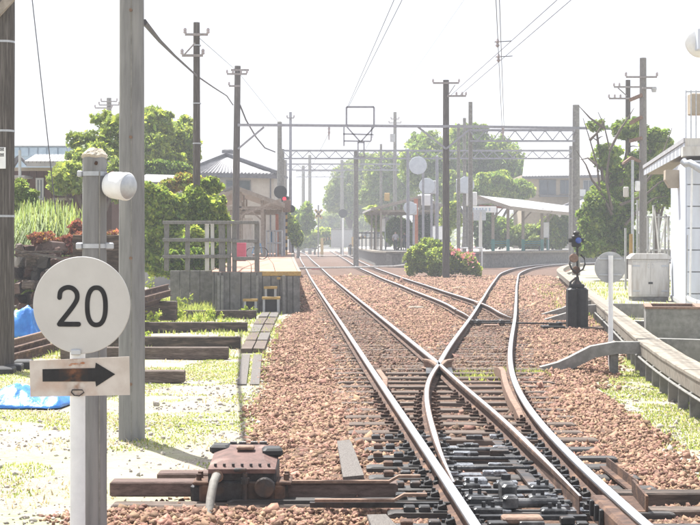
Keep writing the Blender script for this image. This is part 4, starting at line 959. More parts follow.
# ------------------------------------------------------------------ left platform
def panel_row(mb_name, t, xs, y, z0, z1, th, m, jitter=.012):
    for a,b in zip(xs,xs[1:]):
        MB().obox(((a+b)/2,y+rnd.uniform(-jitter,jitter),(z0+z1)/2),(b-a-.015,th,z1-z0),bev=.01).build(mb_name,m,t)
def left_platform():
    Y0 = 45.6; zt = P(0,271.5,Y0).z; xr = WX(300,Y0); xl_ = WX(211.5,Y0)
    t = thing('station_platform','left station platform with pink paving and a panelled end wall','platform',((xr+xl_)/2,Y0,GZ))
    off = float(xat(mainC,Y0))-xr
    ys = list(np.linspace(Y0,156,24)); R_ = [Vector((float(xat(mainC,y))-off,y,0)) for y in ys]; L_ = [p-Vector((float(np.interp(p.y,[46,62,85,160],[2.68,3.4,5.2,6.5])),0,0)) for p in R_]
    L_[0].x = xl_
    # body and paving strips
    mb = MB()
    for i in range(len(ys)-1):
        a,b,c,d = L_[i],R_[i],R_[i+1],L_[i+1]; k = len(mb.v); o = Vector((.06,0,0))
        mb.add([Vector((p.x,p.y+.08,z)) for z in (GZ-.1,zt-.13) for p in (a+o,b-o,c-o,d+o)],[(4,5,6,7),(1,2,6,5),(3,0,4,7)]+([(0,1,5,4)] if i==0 else [])+([(2,3,7,6)] if i==len(ys)-2 else []))
    mb.build('core','concrete_dark',t)
    for i in range(0,len(ys)-1):
        for f0,f1 in ((0,.45),(.45,.72),(.72,.975)):
            q = [L_[i].lerp(R_[i],f0),L_[i].lerp(R_[i],f1),L_[i+1].lerp(R_[i+1],f1),L_[i+1].lerp(R_[i+1],f0)]
            g = .012; q = [q[0]+Vector((g,g,0)),q[1]+Vector((-g,g,0)),q[2]+Vector((-g,-g,0)),q[3]+Vector((g,-g,0))]
            MB().prism([Vector((p.x,p.y,zt-.005)) for p in q],(0,0,-.12)).build('paving_slab','platform_top',t)
        q = [L_[i].lerp(R_[i],.975),R_[i]+Vector((.03,0,0)),R_[i+1]+Vector((.03,0,0)),L_[i+1].lerp(R_[i+1],.975)]
        MB().prism([Vector((p.x,p.y,zt)) for p in q],(0,0,-.13)).build('edge_stone','concrete_pale',t)
    # yellow end strip, end wall of panels
    xm = WX(259,Y0)
    MB().box(xm,xr+.03,Y0-.06,Y0+.10,zt-.13,zt+.004).build('yellow_strip','yellow',t)
    MB().box(WX(277,Y0),WX(285,Y0),Y0-.075,Y0-.062,zt-.24,zt-.17).build('yellow_mark','yellow',t)
    xs = [WX(p,Y0) for p in (212,214.5,218.5,222,230,241,251,257,262.5)]
    panel_row('panel',t,xs,Y0-.02,GZ-.1,zt-.02,.10,'concrete_dark',.03)
    xs = [WX(p,Y0) for p in (262.5,271,280,287,293,300)]; panel_row('panel',t,xs,Y0-.02,GZ-.1,zt-.14,.10,'concrete_dark',.015)
    panel_row('panel',t,[WX(170,49),WX(180,49),WX(190,49),WX(200,49),WX(213,49)],49,GZ-.1,P(0,270.5,49).z,.1,'concrete_dark',.02)
    # bollards/pilasters in front of the wall
    for px in (219,222.5,257.5,284): MB().obox((WX(px,Y0),Y0-.10,(GZ+P(0,272,Y0).z)/2-.06),(.09,.08,zt-GZ-.1),bev=.01).build('pilaster','concrete',t)
left_platform()
def steps():
    Y0 = 45.6
    for (x0,x1,yt,yb,yy,lab) in ((243,257.5,299,311,44.9,'small black step with yellow edge at far left of the platform steps'),(262,280,297,310.5,44.7,'wide black step with yellow edge at the head of the plank walkway'),(264,277,286.5,298,45.2,'upper black step with yellow edge against the platform wall')):
        t = thing('platform_step',lab,'step',(WX((x0+x1)/2,yy),yy,GZ),'yellow edged steps at the platform end'); a,b = WX(x0,yy),WX(x1,yy); zt = P(0,yt,yy).z; zb = P(0,yb,yy).z if yb < 300 else GZ-.02
        MB().box(a,b,yy-.02,yy+.3,zt-.07,zt).build('tread','yellow',t)
        MB().box(a+.02,a+.09,yy,yy+.28,zb,zt-.072).build('side','paint_grey',t); MB().box(b-.09,b-.02,yy,yy+.28,zb,zt-.072).build('side','paint_grey',t)
        MB().box(a+.092,b-.092,yy+.04,yy+.26,zb,zt-.072).build('riser','black',t)
steps()
def platform_fence():
    Y = 45.8; z = lambda py: P(0,py,Y).z
    t = thing('post_rail_fence','grey weathered post and rail fence at the left platform end','fence',(WX(210,Y),Y,z(272)))
    for px,w,yt,yb,m in ((166.5,4.6,223,271,'wood_grey'),(187.5,4.6,224,271,'wood_grey'),(207,4,224,271,'paint_cream'),(212.5,3.4,224,270,'paint_cream'),(222,6.5,221,272,'wood_grey'),(229,4,221,272,'wood_grey'),(234.5,4.5,222,272,'wood_grey'),(257,4.8,222,272,'wood_grey')):
        MB().obox((WX(px,Y),Y+.0,(z(yt)+z(yb))/2),(w*Y/F,.12,z(yt)-z(yb)),bev=.012,ry=rnd.uniform(-.01,.01)).build('post',m,t)
    for x0,x1,py,h in ((163,259,222.5,3.4),(163,232,240,3.6),(163,230,256.5,3.4),(233,258,241,3.4),(233,256,258.5,3.6)):
        MB().obox(((WX(x0,Y)+WX(x1,Y))/2,Y-.10,z(py)),(WX(x1,Y)-WX(x0,Y),.06,h*Y/F),bev=.008,ry=rnd.uniform(-.006,.006)).build('rail','wood_grey',t)
platform_fence()
# ------------------------------------------------------------------ shelters
def gable_shelter(name,label,Y,xl_,xr_,xp,yeaveL,yeaveR,ypeak,depth,zfloor,roofm,posts,skew=0,postm='wood_beam',wall=None):
    """open shelter, gable end facing the camera; skew = sideways shift over its depth"""
    z = lambda py: P(0,py,Y).z; a,b,c = WX(xl_,Y),WX(xr_,Y),WX(xp,Y); za,zb,zc = z(yeaveL),z(yeaveR),z(ypeak)
    t = thing(name,label,'shelter',(c,Y,zfloor)); off = Vector((skew,depth,0)); th = .16
    for (p,q,nm) in (((a,za),(c,zc),'roof_slope'),((c,zc),(b,zb),'roof_slope')):
        MB().prism([(p[0],Y,p[1]),(q[0],Y,q[1]),(q[0],Y,q[1]-th),(p[0],Y,p[1]-th)],off).build(nm,roofm,t)
        MB().prism([(p[0],Y-.05,p[1]-.02),(q[0],Y-.05,q[1]-.02),(q[0],Y-.05,q[1]-.26),(p[0],Y-.05,p[1]-.26)],(0,.045,0)).build('bargeboard','wood_beam',t)
    n = max(3,int(depth/6.5))
    for px in posts:
        for k in range(n):
            f = k/(n-1); o = off*f*.94+Vector((0,.4,0)); x = WX(px,Y)+o.x; top = np.interp(WX(px,Y),[a,c,b],[za,zc,zb])-.3
            MB().box(x-.09,x+.09,Y+o.y-.09,Y+o.y+.09,zfloor,top).build('post',postm,t)
    for k in range(n):
        f = k/(n-1); o = off*f*.94+Vector((0,.4,0)); zz = min(za,zb)-.25
        MB().bar((a+o.x+.15,Y+o.y,zz),(b+o.x-.15,Y+o.y,zz),.12,.18).build('tie_beam','wood_beam',t)
        MB().bar((c+o.x,Y+o.y,zz),(c+o.x,Y+o.y,zc-.2),.12,.12).build('king_post','wood_beam',t)
    for s,x in ((1,posts[0]),(-1,posts[-1])):
        xx = WX(x,Y); MB().bar((xx,Y+.4,min(za,zb)-1.0),(xx+s*.8,Y+.4,min(za,zb)-.3),.09,.1).build('knee_brace','wood_beam',t)
    return t
LS = gable_shelter('platform_shelter','timber gabled shelter on the left platform behind the fence',88.5,213,285,240,197,203.5,187,20,1.0,'roof_metal',(236,262),-1.0)
Yb = 90; MB().box(WX(243,Yb),WX(252,Yb),Yb,Yb+.6,1.0,P(0,218,Yb).z).build('notice_panel','paint_cream',LS)
MB().bar(P(246,213,88),P(281,199.5,88),.1,.14).build('sloping_beam','wood_beam',LS)
RS = gable_shelter('platform_shelter','gabled timber shelter at the pointed left end of the island platform',131,371,450,420,208,207,195.5,18,1.1,'roof_metal',(381,408,444),-.6)
def island_platform():
    zt = 1.1; Y0 = 121.0; t = thing('station_platform','island platform between the platform track and the curving siding','platform',(7,Y0,GZ))
    L_ = [Vector((float(xat(platC,y))+1.45,y,0)) for y in (122,130,140,155,175,200,235)]
    SR_ = offset(sideC,-1.5); R_ = []
    for y in (119.5,124,129,134,140,147): R_.append(Vector((float(np.interp(y,SR_[:,1],SR_[:,0])),y,0)))
    L_[0].x = WX(389,122); R_[0].x = WX(482,119.5)
    poly = [L_[0],R_[0]]+R_[1:]+[Vector((40,160,0)),Vector((40,235,0))]+L_[::-1][:-1]
    MB().prism([Vector((p.x,p.y,zt-.16)) for p in poly],(0,0,-(zt-.16-GZ+.2))).build('core','concrete_dark',t)
    MB().prism([Vector((p.x,p.y,zt-.01)) for p in poly],(0,0,-.147)).build('paving','asphalt',t)
    # coping stones round the edge and posts in the end wall
    edge_ = [L_[k] for k in range(len(L_)-1,-1,-1)]+R_
    for a,b in zip(edge_,edge_[1:]):
        n = max(1,int((b-a).length/3)); 
        for k in range(n):
            p,q = a.lerp(b,k/n),a.lerp(b,(k+1)/n); d = (q-p).normalized(); u = Vector((d.y,-d.x,0))
            MB().bar(Vector((p.x,p.y,zt-.06))+d*.01,Vector((q.x,q.y,zt-.06))-d*.01,.5,.14).build('coping_stone','concrete_pale',t)
    for f in (0,.16,.5,.86,1):
        p = L_[0].lerp(R_[0],f); MB().obox((p.x,p.y-.06,(zt+GZ)/2-.12),(.5,.16,zt-GZ-.2),bev=.02).build('end_block','concrete',t)
island_platform()
def long_shelter():
    """shelter B: low roof following the curving siding"""
    zf = 1.1; A = P(478,195.5,126); t = thing('platform_shelter','long shelter with pale curved roof along the right side of the island platform','shelter',(A.x,126,zf))
    # roof outline in ground coordinates: near end gable then running right
    ridge = [P(478,195.5,126),P(520,199.5,134),P(569,206,146)]; front = [P(511,206.5,124),P(540,210.0,131),P(569,212.5,139)]; back = [P(462,203,128),P(500,200.5,142),P(560,205,156)]
    mb = MB(); th = Vector((0,0,-.18))
    for i in range(2):
        for e in (front,back):
            q = [ridge[i],ridge[i+1],e[i+1],e[i]]; mb.add(q+[p+th for p in q],[(0,1,2,3),(7,6,5,4),(0,4,5,1),(1,5,6,2),(2,6,7,3),(3,7,4,0)])
    mb.build('roof','roof_white',t)
    for i in range(2): MB().bar(front[i]+Vector((0,-.06,-.12)),front[i+1]+Vector((0,-.06,-.12)),.06,.3).build('fascia','wood_beam',t)
    for a,b in ((ridge[0],front[0]),(ridge[0],back[0])): MB().bar(a+Vector((0,-.08,-.14)),b+Vector((0,-.08,-.14)),.08,.3).build('bargeboard','wood_beam',t)
    for px,Y,py in ((493,128,205),(508,128,207),(523,130,207),(542,133,208.5),(548,140,208)):
        z = P(px,py,Y).z; x = WX(px,Y); MB().box(x-.12,x+.12,Y-.12,Y+.12,zf,z).build('post','wood_beam',t); MB().box(x-.13,x+.13,Y-.13,Y+.13,zf,zf+1.0).build('post_foot','teal',t)
        MB().bar((x,Y,z-1.2),(x+.9,Y,z-.2),.1,.12).build('knee_brace','wood_beam',t)
    MB().bar(P(480,206,127.5),P(562,211,141),.15,.2).build('purlin','wood_orange',t)
long_shelter()
for px,Y,y0,y1,lab in ((416,130,197,250,'orange wooden post at the front of the left island shelter'),(471,125,200,250,'orange wooden post beside the station name board')):
    MB().box(WX(px-2,Y),WX(px+2,Y),Y-.15,Y+.15,1.1,P(0,y0,Y).z-.15).build('orange_post','wood_orange',label=lab,cat='post')
def name_board():
    Y = 123; t = thing('station_sign','white station name board on a pale post before the long shelter','sign',(WX(480,Y),Y,-.2))
    MB().obox(P(483,209.5,Y),(27*Y/F,.08,6*Y/F),bev=.02).build('board','paint_white',t)
    MB().obox(P(479.5,215,Y)+Vector((0,-.1,0)),(12.5*Y/F,.12,11*Y/F),bev=.03).build('mirror_box','galv',t)
    MB().cyl((WX(480.5,Y),Y-.05,-.3),(WX(480.5,Y),Y-.05,P(0,212,Y).z),.14,n=12).build('post','paint_cream',t)
    g = MB()
    for x in (473,476,479.5,482,485.5,489): g.box(WX(x,Y),WX(x+1.2,Y),Y-.046,Y-.042,P(0,211,Y).z,P(0,208,Y).z)
    g.build('lettering','wall_blue',t)
name_board()
# round driver mirrors seen from behind on poles
def mirror(px,py,r,Y,label,box=None,pole=None):
    c = P(px,py,Y); rr = r*Y/F; t = thing('round_mirror',label,'mirror',(c.x,Y,1.0 if pole is None else pole))
    MB().lathe((c.x,Y,c.z),(0,-1,0),[(rr*.98,-.05),(rr,0),(rr*.985,.03),(rr*.5,.05),(rr*.05,.055)],28).build('dish','mirror_back',t,True)
    if box: MB().obox((c.x+box*rr,Y+.12,c.z-.1),(rr*1.3,.3,rr*1.7),bev=.04).build('hood','galv',t)
    MB().cyl((c.x+rr*.6,Y+.35,1.0 if pole is None else pole),(c.x+rr*.6,Y+.35,c.z+rr*.7),.09,n=8).build('post','gantry',t)
    MB().bar((c.x,Y+.1,c.z),(c.x+rr*.6,Y+.35,c.z),.06,.06).build('bracket','gantry',t)
mirror(418,165.5,9,112,'topmost round white mirror left of the dark centre pole',pole=-.2)
mirror(427,186,8,114,'round white mirror just left of the dark centre pole',.5,pole=-.2)
mirror(466,185,8.5,118,'round white mirror right of the dark centre pole',-.5,pole=-.2)
mirror(410,208,6.5,122,'small lower white mirror in front of the island shelter',.4)
MB().obox(P(470,199,119),(1.1,.3,1.1),bev=.05).build('equipment_box','paint_white',label='white equipment box below the mirror right of the centre pole',cat='box')
MB().obox(P(427,200,121),(.9,.3,.9),bev=.05).build('equipment_box','paint_white',label='small white equipment box before the left island shelter',cat='box')

# ------------------------------------------------------------------ overhead line gantries and poles
def pole_part(t, px, Y, ytop, r, m, zb=GZ, lean=0.0, name='pole', n=12):
    x = WX(px,Y); zt = P(0,ytop,Y).z; o = MB().lathe((0,0,0),(0,0,1),[(1,0),(1,1)],n); 
    mb = MB(); mb.tube([(x-lean*(zt-zb)*.5,Y,zb-.3),(x,Y,(zt+zb)/2),(x+lean*(zt-zb)*.5,Y,zt)],[r*1.08,r,r*.88],n); return mb.build(name,m,t,True)
def crossarm(t, par, px0, px1, py, Y, ins=(0,1), dy=-.2, w=.09):
    a,b = P(px0,py,Y+dy),P(px1,py,Y+dy); o = MB().bar(a,b,w,w*1.1).build('crossarm','rail_arm',par)
    for f in ins:
        p = a.lerp(b,f); MB().lathe(p+Vector((0,0,.04)),(0,0,1),[(.05,0),(.07,.05),(.05,.09),(.07,.13),(.04,.2)],8).build('insulator','insulator',t)
    return o
def lattice(t, x0, x1, Y, yt, yb, nseg, r=.055):
    zt,zb = P(0,yt,Y).z,P(0,yb,Y).z; D = .7
    MB().bar((x0,Y,zt),(x1,Y,zt),.10,.12).build('top_chord','gantry',t); MB().bar((x0,Y,zb),(x1,Y,zb),.10,.12).build('bottom_chord','gantry',t)
    MB().bar((x0,Y+D,zt),(x1,Y+D,zt),.08,.08).build('top_chord','gantry',t)
    for k in range(nseg):
        a = x0+(x1-x0)*k/nseg; b = x0+(x1-x0)*(k+1)/nseg; m_ = (a+b)/2
        MB().bar((a,Y,zt-.05),(m_,Y,zb+.05),.06,.06).build('lattice_bar','gantry',t); MB().bar((m_,Y,zb+.05),(b,Y,zt-.05),.06,.06).build('lattice_bar','gantry',t)
def gantry_one():
    Y = 87.0; z = lambda py: P(0,py,Y).z
    t = thing('line_gantry','nearest overhead line gantry, a single beam on wooden poles across all tracks','gantry',(WX(446,Y),Y,GZ))
    p1 = pole_part(t,236.3,Y,66,.20,'wood_pole',lean=.013); p2 = pole_part(t,446,Y,80,.195,'wood_pole'); p3 = pole_part(t,628,Y,80,.16,'wood_pole')
    MB().bar((WX(238,Y),Y-.28,z(125.3)),(WX(446,Y),Y-.28,z(126.8)),.12,.15).build('beam','gantry',t); MB().bar((WX(446,Y),Y-.28,z(126.6)),(WX(632,Y),Y-.28,z(129.2)),.12,.15).build('beam','gantry',t)
    for a,b in (((238,149),(264,127)),((446,149),(418,127)),((446,149),(470,129))): MB().bar(P(*a,Y-.2),P(*b,Y-.2),.09,.11).build('brace','gantry',t)
    crossarm(t,p2,433,459,83,Y,(0,1)); crossarm(t,p2,447,466,96,Y,(.5,.8,1)); MB().bar(P(447,97,Y-.2),P(455,85,Y-.2),.05,.05).build('arm_stay','rail_arm',p2)
    crossarm(t,p1,227,247,74,Y,(0,.3,.7,1)); crossarm(t,p1,231,249,70,Y,()); crossarm(t,p1,229,240,86,Y,(0,))
    crossarm(t,p3,614,641,87,Y,(0,.2)); crossarm(t,p3,609,632,98.5,Y,(0,.25,.5)); MB().bar(P(618,88,Y-.2),P(627,96,Y-.2),.06,.06).build('arm_stay','rail_arm',p3)
    # wire frame standing on the beam with V hangers below
    fr = MB(); Yf = Y-.3
    for a,b in (((346.5,126),(346.5,107)),((374,126),(374,107)),((346.5,107),(374,107))): fr.bar(P(*a,Yf),P(*b,Yf),.11,.11)
    fr.build('wire_frame','gantry',t); fr = MB()
    for a,b in (((347,127),(360,141.5)),((374,127),(361,141.5)),((343,134),(373,134.6)),((344,141),(371,141.3)),((344,127),(344,146)),((372,127),(371,141)),((358,142),(358,157)),((364,142),(364,157)),((358,142.5),(364,142.5)),((358,157),(364,157))): fr.bar(P(*a,Yf),P(*b,Yf),.08,.08)
    fr.build('hanger_frame','gantry',t)
    for px in (329,503): MB().lathe(P(px,127,Yf),(0,0,-1),[(.05,0),(.08,.1),(.05,.2),(.08,.3),(.05,.4),(.03,.75)],8).build('insulator','insulator',t)
gantry_one()
def gantry_lat(Y,posts,yt,yb,x0,x1,n,label,r=.14,m='concrete'):
    t = thing('line_gantry',label,'gantry',(WX(posts[0][0],Y),Y,GZ))
    for px,ytop,rr in posts: pole_part(t,px,Y+.3,ytop,rr,m)
    lattice(t,WX(x0,Y),WX(x1,Y),Y,yt,yb,n)
gantry_lat(96,[(470.5,102,.15),(576,105,.25)],130,141,470,575,7,'short lattice gantry over the siding at the right of the centre pole')
gantry_lat(118,[(282.5,149,.16),(356,150,.2),(464.5,118,.14),(571.5,146,.22)],150.5,158.5,283,572,22,'long lattice gantry spanning both platforms')
gantry_lat(150,[(285.5,160,.16),(381,144,.14)],164,170,286,400,10,'third gantry with fainter lattice beyond the long one')
gantry_lat(240,[(309.8,155,.28),(342,160,.28)],171,177,296,345,6,'distant gantry over the main track near the crossing')
for px,Y,yt,r,m,lab in ((279.6,104,123,.18,'concrete','grey concrete pole beside the red signal on the left platform'),(303.3,262,166,.3,'concrete','faint distant pole left of the far gantry'),(408,119,150,.13,'gantry','thin steel pole left of the upper round mirror'),(437,120,157,.13,'gantry','thin steel pole between the mirrors and the centre pole'),(458.5,110,125,.13,'concrete','slim grey pole just right of the centre pole')):
    x = WX(px,Y); t = thing('line_pole',lab,'pole',(x,Y,GZ)); pole_part(t,px,Y,yt,r,m,name='shaft'); MB().lathe((x,Y,P(0,yt,Y).z),(0,0,1),[(r*.95,-.02),(r*.95,.06),(r*.3,.14)],10).build('cap',m,t)
def util_pole(px,Y,ytop,r,arms,label,m='wood_pole',lean=0,extra=None,zb=GZ):
    t = thing('utility_pole',label,'pole',(WX(px,Y),Y,zb)); p = pole_part(t,px,Y,ytop,r,m,lean=lean,name='shaft')
    for a,b,py in arms: crossarm(t,p,a,b,py,Y,(0,1),dy=-r-.05,w=.08)
    if extra: extra(t,p)
    return t
def ex196(t,p): MB().bar(P(184,55,54.6),P(195,43,54.6),.05,.05).build('arm_stay','rail_arm',t); [MB().lathe((WX(197,55),55,P(0,py,55).z),(0,0,1),[(.16,0),(.16,.04)],12,False).build('steel_band','galv',t) for py in (46,104,144)]
util_pole(196.6,55,22.5,.135,[(185,208,34.5),(182,203,55.5)],'tall dark wooden utility pole left of the tiled roof house',extra=ex196)
util_pole(109,112,98,.2,[(99,119,105),(101,117,101.5),(95,112,108)],'small distant utility pole above the trees at left','concrete')
util_pole(290.5,125,112,.13,[(287,294,118)],'thin tall mast left of centre behind the first gantry','gantry')
util_pole(395,160,112,.2,[(389,401,123),(391,399,119)],'distant utility pole with a transformer between the trees','concrete',extra=lambda t,p: MB().cyl(P(392.5,142,159.4),P(392.5,134,159.4),.28,n=12).build('transformer','paint_grey',t))
def ex643(t,p):
    Y = 74
    for k,(ya,yb) in enumerate(((100,95),(123,117),(141,138))): MB().bar(P(630,ya,Y+.4),P(642,yb,Y-.2),.12,.16).build('cross_tie','rust_light',t)
    MB().bar(P(642,88,Y-.3),P(654,88,Y-.3),.1,.1).build('lamp_arm','rail_arm',t); MB().lathe(P(654,88,Y-.3),(0,0,-1),[(.12,-.05),(.14,.05),(.1,.2)],12).build('lamp','paint_grey',t)
    MB().obox(P(637.5,186,Y-.4),(.22,.2,.5),bev=.03).build('meter_box','paint_white',t); MB().obox(P(626,192,Y-.3),(.24,.2,.5),bev=.03).build('meter_box','paint_cream',t)
    MB().cyl(P(632.5,255,Y-.5),P(632.5,160,Y-.5),.07,n=8).build('conduit','galv',t)
    MB().prism([P(624,162,Y-.4),P(632,156,Y-.4),P(641,160.5,Y-.4),P(641,162,Y-.4),P(632,159,Y-.4),P(624,164,Y-.4)],(0,.6,0)).build('small_roof','rust_light',t)
util_pole(643,74,58,.19,[(626,657,77)],'tallest grey utility pole with street lamp arm at right','wood_grey',extra=ex643)
MB().cyl(P(631,256,60),P(631,234,60),.07,n=10).build('guy_guard','yellow',label='yellow guy wire guard standing left of the cabinet',cat='guard')
# wires
def wpair(a,fa,Yb_,fb,label,r=.012,ext=6.0,sag=0):
    """level wire given by two picture points, the far one at distance Yb_"""
    B = P(*fb,Yb_); Ya = (B.z-H)*F/(YH-fa[1]); A = P(*fa,Ya); d = (A-B); Np = B+d*((B.y-ext)/(B.y-A.y)); 
    return wire('overhead_wire',[B,Np],r,label,group='overhead wires',cat='wire')
wpair(0,(402,0),87,(349,106),'overhead wire from the frame on the gantry, right one of the left pair')
wpair(0,(394,0),87,(347.5,107),'overhead wire from the frame on the gantry, left one of the left pair')
wpair(0,(464,0),150,(400,92),'faint overhead wire left of the centre pole',.010)
wpair(0,(571,0),87,(459,96),'upper wire slanting from the centre pole to the top right',.014)
wpair(0,(557,0),87,(450,96),'lower wire slanting from the centre pole to the top right',.014)
wpair(0,(496,0),87,(502,126),'left one of the two near vertical wires over the siding',.013)
wpair(0,(499.5,0),87,(504,126),'right one of the two near vertical wires over the siding',.013)
for (px,py,Y,lab) in ((497.5,42,55,'upper'),(498.5,57,58,'lower')):
    t = thing('wire_insulator',lab+' insulator cluster on the wires over the siding','insulator',P(px,py,Y)); MB().lathe(P(px,py,Y)-Vector((0,0,.2)),(0,0,1),[(.03,0),(.09,.08),(.04,.14),(.09,.22),(.03,.32)],10).build('body','insulator',t); MB().bar(P(px-3,py,Y),P(px+14,py-1,Y),.03,.03).build('spacer','wire',t)
def sag(pts,k=8):
    out = []
    for a,b in zip(pts,pts[1:]):
        for j in range(k): out.append(a.lerp(b,j/k))
    return out+[pts[-1]]
wire('service_cable',[P(144.5,22,16.4),P(160,41,26),P(175,56,38),P(197,76,55),P(213,87,68),P(227,96,80),P(233,105,86)],.035,'thick sagging cable from the tall concrete pole over to the wooden poles')
wire('service_cable',[P(240,105,86.5),P(246,120,88),P(256,137,92),P(265,148,97),P(275,152,103)],.05,'short sagging cable from the wooden pole to the signal pole')
wire('overhead_wire',[P(197,36,55),P(238,72,86.5),P(280,124,104)],.012,'thin wire linking the wooden poles on the left',group='overhead wires')
for k,(a,b) in enumerate((((329,133),(300,190)),((374,134),(345,186)))):
    wire('contact_wire',[P(*a,86.7),P(*b,150),P(b[0]-6,b[1]+20,235)],.012,['contact wire above the main track','contact wire above the platform track'][k],group='contact wires')

# ------------------------------------------------------------------ signals, crossing, people
def signal():
    Y = 96; t = thing('railway_signal','black round signal head showing red on the left platform','signal',(WX(283.5,Y),Y,1.0)); 
    MB().cyl((WX(284,Y),Y+.15,1.0),(WX(284,Y),Y+.15,P(0,188,Y).z),.08,n=10).build('mast','gantry',t)
    MB().disc(P(280.5,192,Y),(0,-1,0),6.6*Y/F,.06,28,.01).build('backplate','black',t); MB().obox(P(285,199,Y),(.5,.2,.36),bev=.05).build('lamp_case','black',t)
    MB().disc(P(284.5,198.8,Y)+Vector((0,-.1,0)),(0,-1,0),.12,.03,16).build('red_lamp','red_lamp',t)
    MB().obox(P(287,206,Y),(.5,.3,.8),bev=.05).build('lower_case','rust_light',t); MB().lathe(P(291.5,209,Y),(0,-1,0),[(.05,-.2),(.22,-.1),(.25,.1)],14).build('horn','black',t)
signal()
def gate():
    Y = 92; t = thing('platform_gate','pale blue ticket gate railing on the left platform','gate',(WX(274,Y),Y,1.0)); 
    for px in (266.5,270,273,276.5,282): MB().cyl((WX(px,Y),Y,1.0),(WX(px,Y),Y,P(0,230.5,Y).z),.05,n=8).build('upright','galv',t)
    for py in (231,243): MB().cyl(P(266.5,py,Y),P(282,py,Y),.05,n=8).build('bar','galv',t)
    MB().obox(P(272,237.5,Y+.1),(.24,.1,.7),bev=.02).build('panel','blue_paint',t)
gate()
for px,Y,y0,w,lab,m in ((277,93,214,3.0,'orange wooden post beside the pale blue gate','wood_orange'),(286.5,98,207,1.8,'yellow and black crossing post by the red signal','yellow')):
    t = thing('marker_post',lab,'post',(WX(px,Y),Y,1.0)); MB().box(WX(px-w/2,Y),WX(px+w/2,Y),Y-.09,Y+.09,1.0,P(0,y0,Y).z).build('shaft',m,t)
    if m == 'yellow':
        for py in range(212,248,7): MB().box(WX(px-w/2,Y)-.006,WX(px+w/2,Y)+.006,Y-.097,Y+.097,P(0,py+3,Y).z,P(0,py,Y).z).build('black_band','black',t)
MB().obox((WX(241,70),70,1.45),(.48,.4,.9),bev=.04).build('pink_bin','pink',label='pink bin behind the platform fence',cat='bin')
t = thing('bicycle','dark bicycle parked behind the fence on the left platform','bicycle',(WX(256,76),76,1.0)); Y = 76
for px in (252,262):
    c = Vector((WX(px,Y),Y,1.33)); MB().tube([c+Vector((.3*math.cos(a),0,.3*math.sin(a))) for a in [2*PI*k/20 for k in range(21)]],.025,6,False).build('wheel','black',t)
fr = MB(); a,b = Vector((WX(252,Y),Y,1.33)),Vector((WX(262,Y),Y,1.33)); s_ = a.lerp(b,.35)+Vector((0,0,.45)); h_ = a.lerp(b,.85)+Vector((0,0,.5)); k_ = a.lerp(b,.45)
for p,q in ((a,s_),(a,k_),(k_,s_),(k_,h_),(s_,h_),(h_,b)): fr.cyl(p,q,.025,n=6)
fr.build('frame','blue_paint',t); MB().obox(s_+Vector((0,0,.1)),(.26,.14,.07),bev=.02).build('saddle','black',t); MB().bar(h_+Vector((-.05,-.2,.15)),h_+Vector((-.05,.2,.15)),.03,.03).build('handlebar','galv',t)
def car(px,Y,zb,L_,label,m,rot=0.0):
    """small car seen over the platform"""
    t = thing('parked_car',label,'car',(WX(px,Y),Y,zb)); x = WX(px,Y); h = L_/2; w = .8
    prof = [(-h,.35),(-h,.75),(-h*.85,.92),(-h*.55,.98),(-h*.3,1.42),(h*.35,1.45),(h*.68,.98),(h*.95,.88),(h,.7),(h,.35)]
    MB().prism([(x+a,Y-w,zb+b) for a,b in prof],(0,2*w,0)).build('body',m,t)
    for a0,a1,b0,b1 in ((-h*.42,-.04,1.0,1.34),(.04,h*.42,1.0,1.34)): MB().box(x+a0,x+a1,Y-w-.02,Y-w+.02,zb+b0,zb+b1).build('window','glass',t)
    for s in (-.6,.6): MB().disc((x+s*h,Y-w-.03,zb+.33),(0,1,0),.32,.2,20,.03).build('wheel','black',t)
    for s in (-1,1): MB().box(x+s*h-.02,x+s*h+.02,Y-w+.1,Y-w+.3,zb+.62,zb+.74).build('lamp','paint_white',t)
car(481,190,-.2+.2,3.8,'red car parked behind the island platform','red'); car(257,128,.9,3.6,'white car behind the left platform shelter','paint_white')
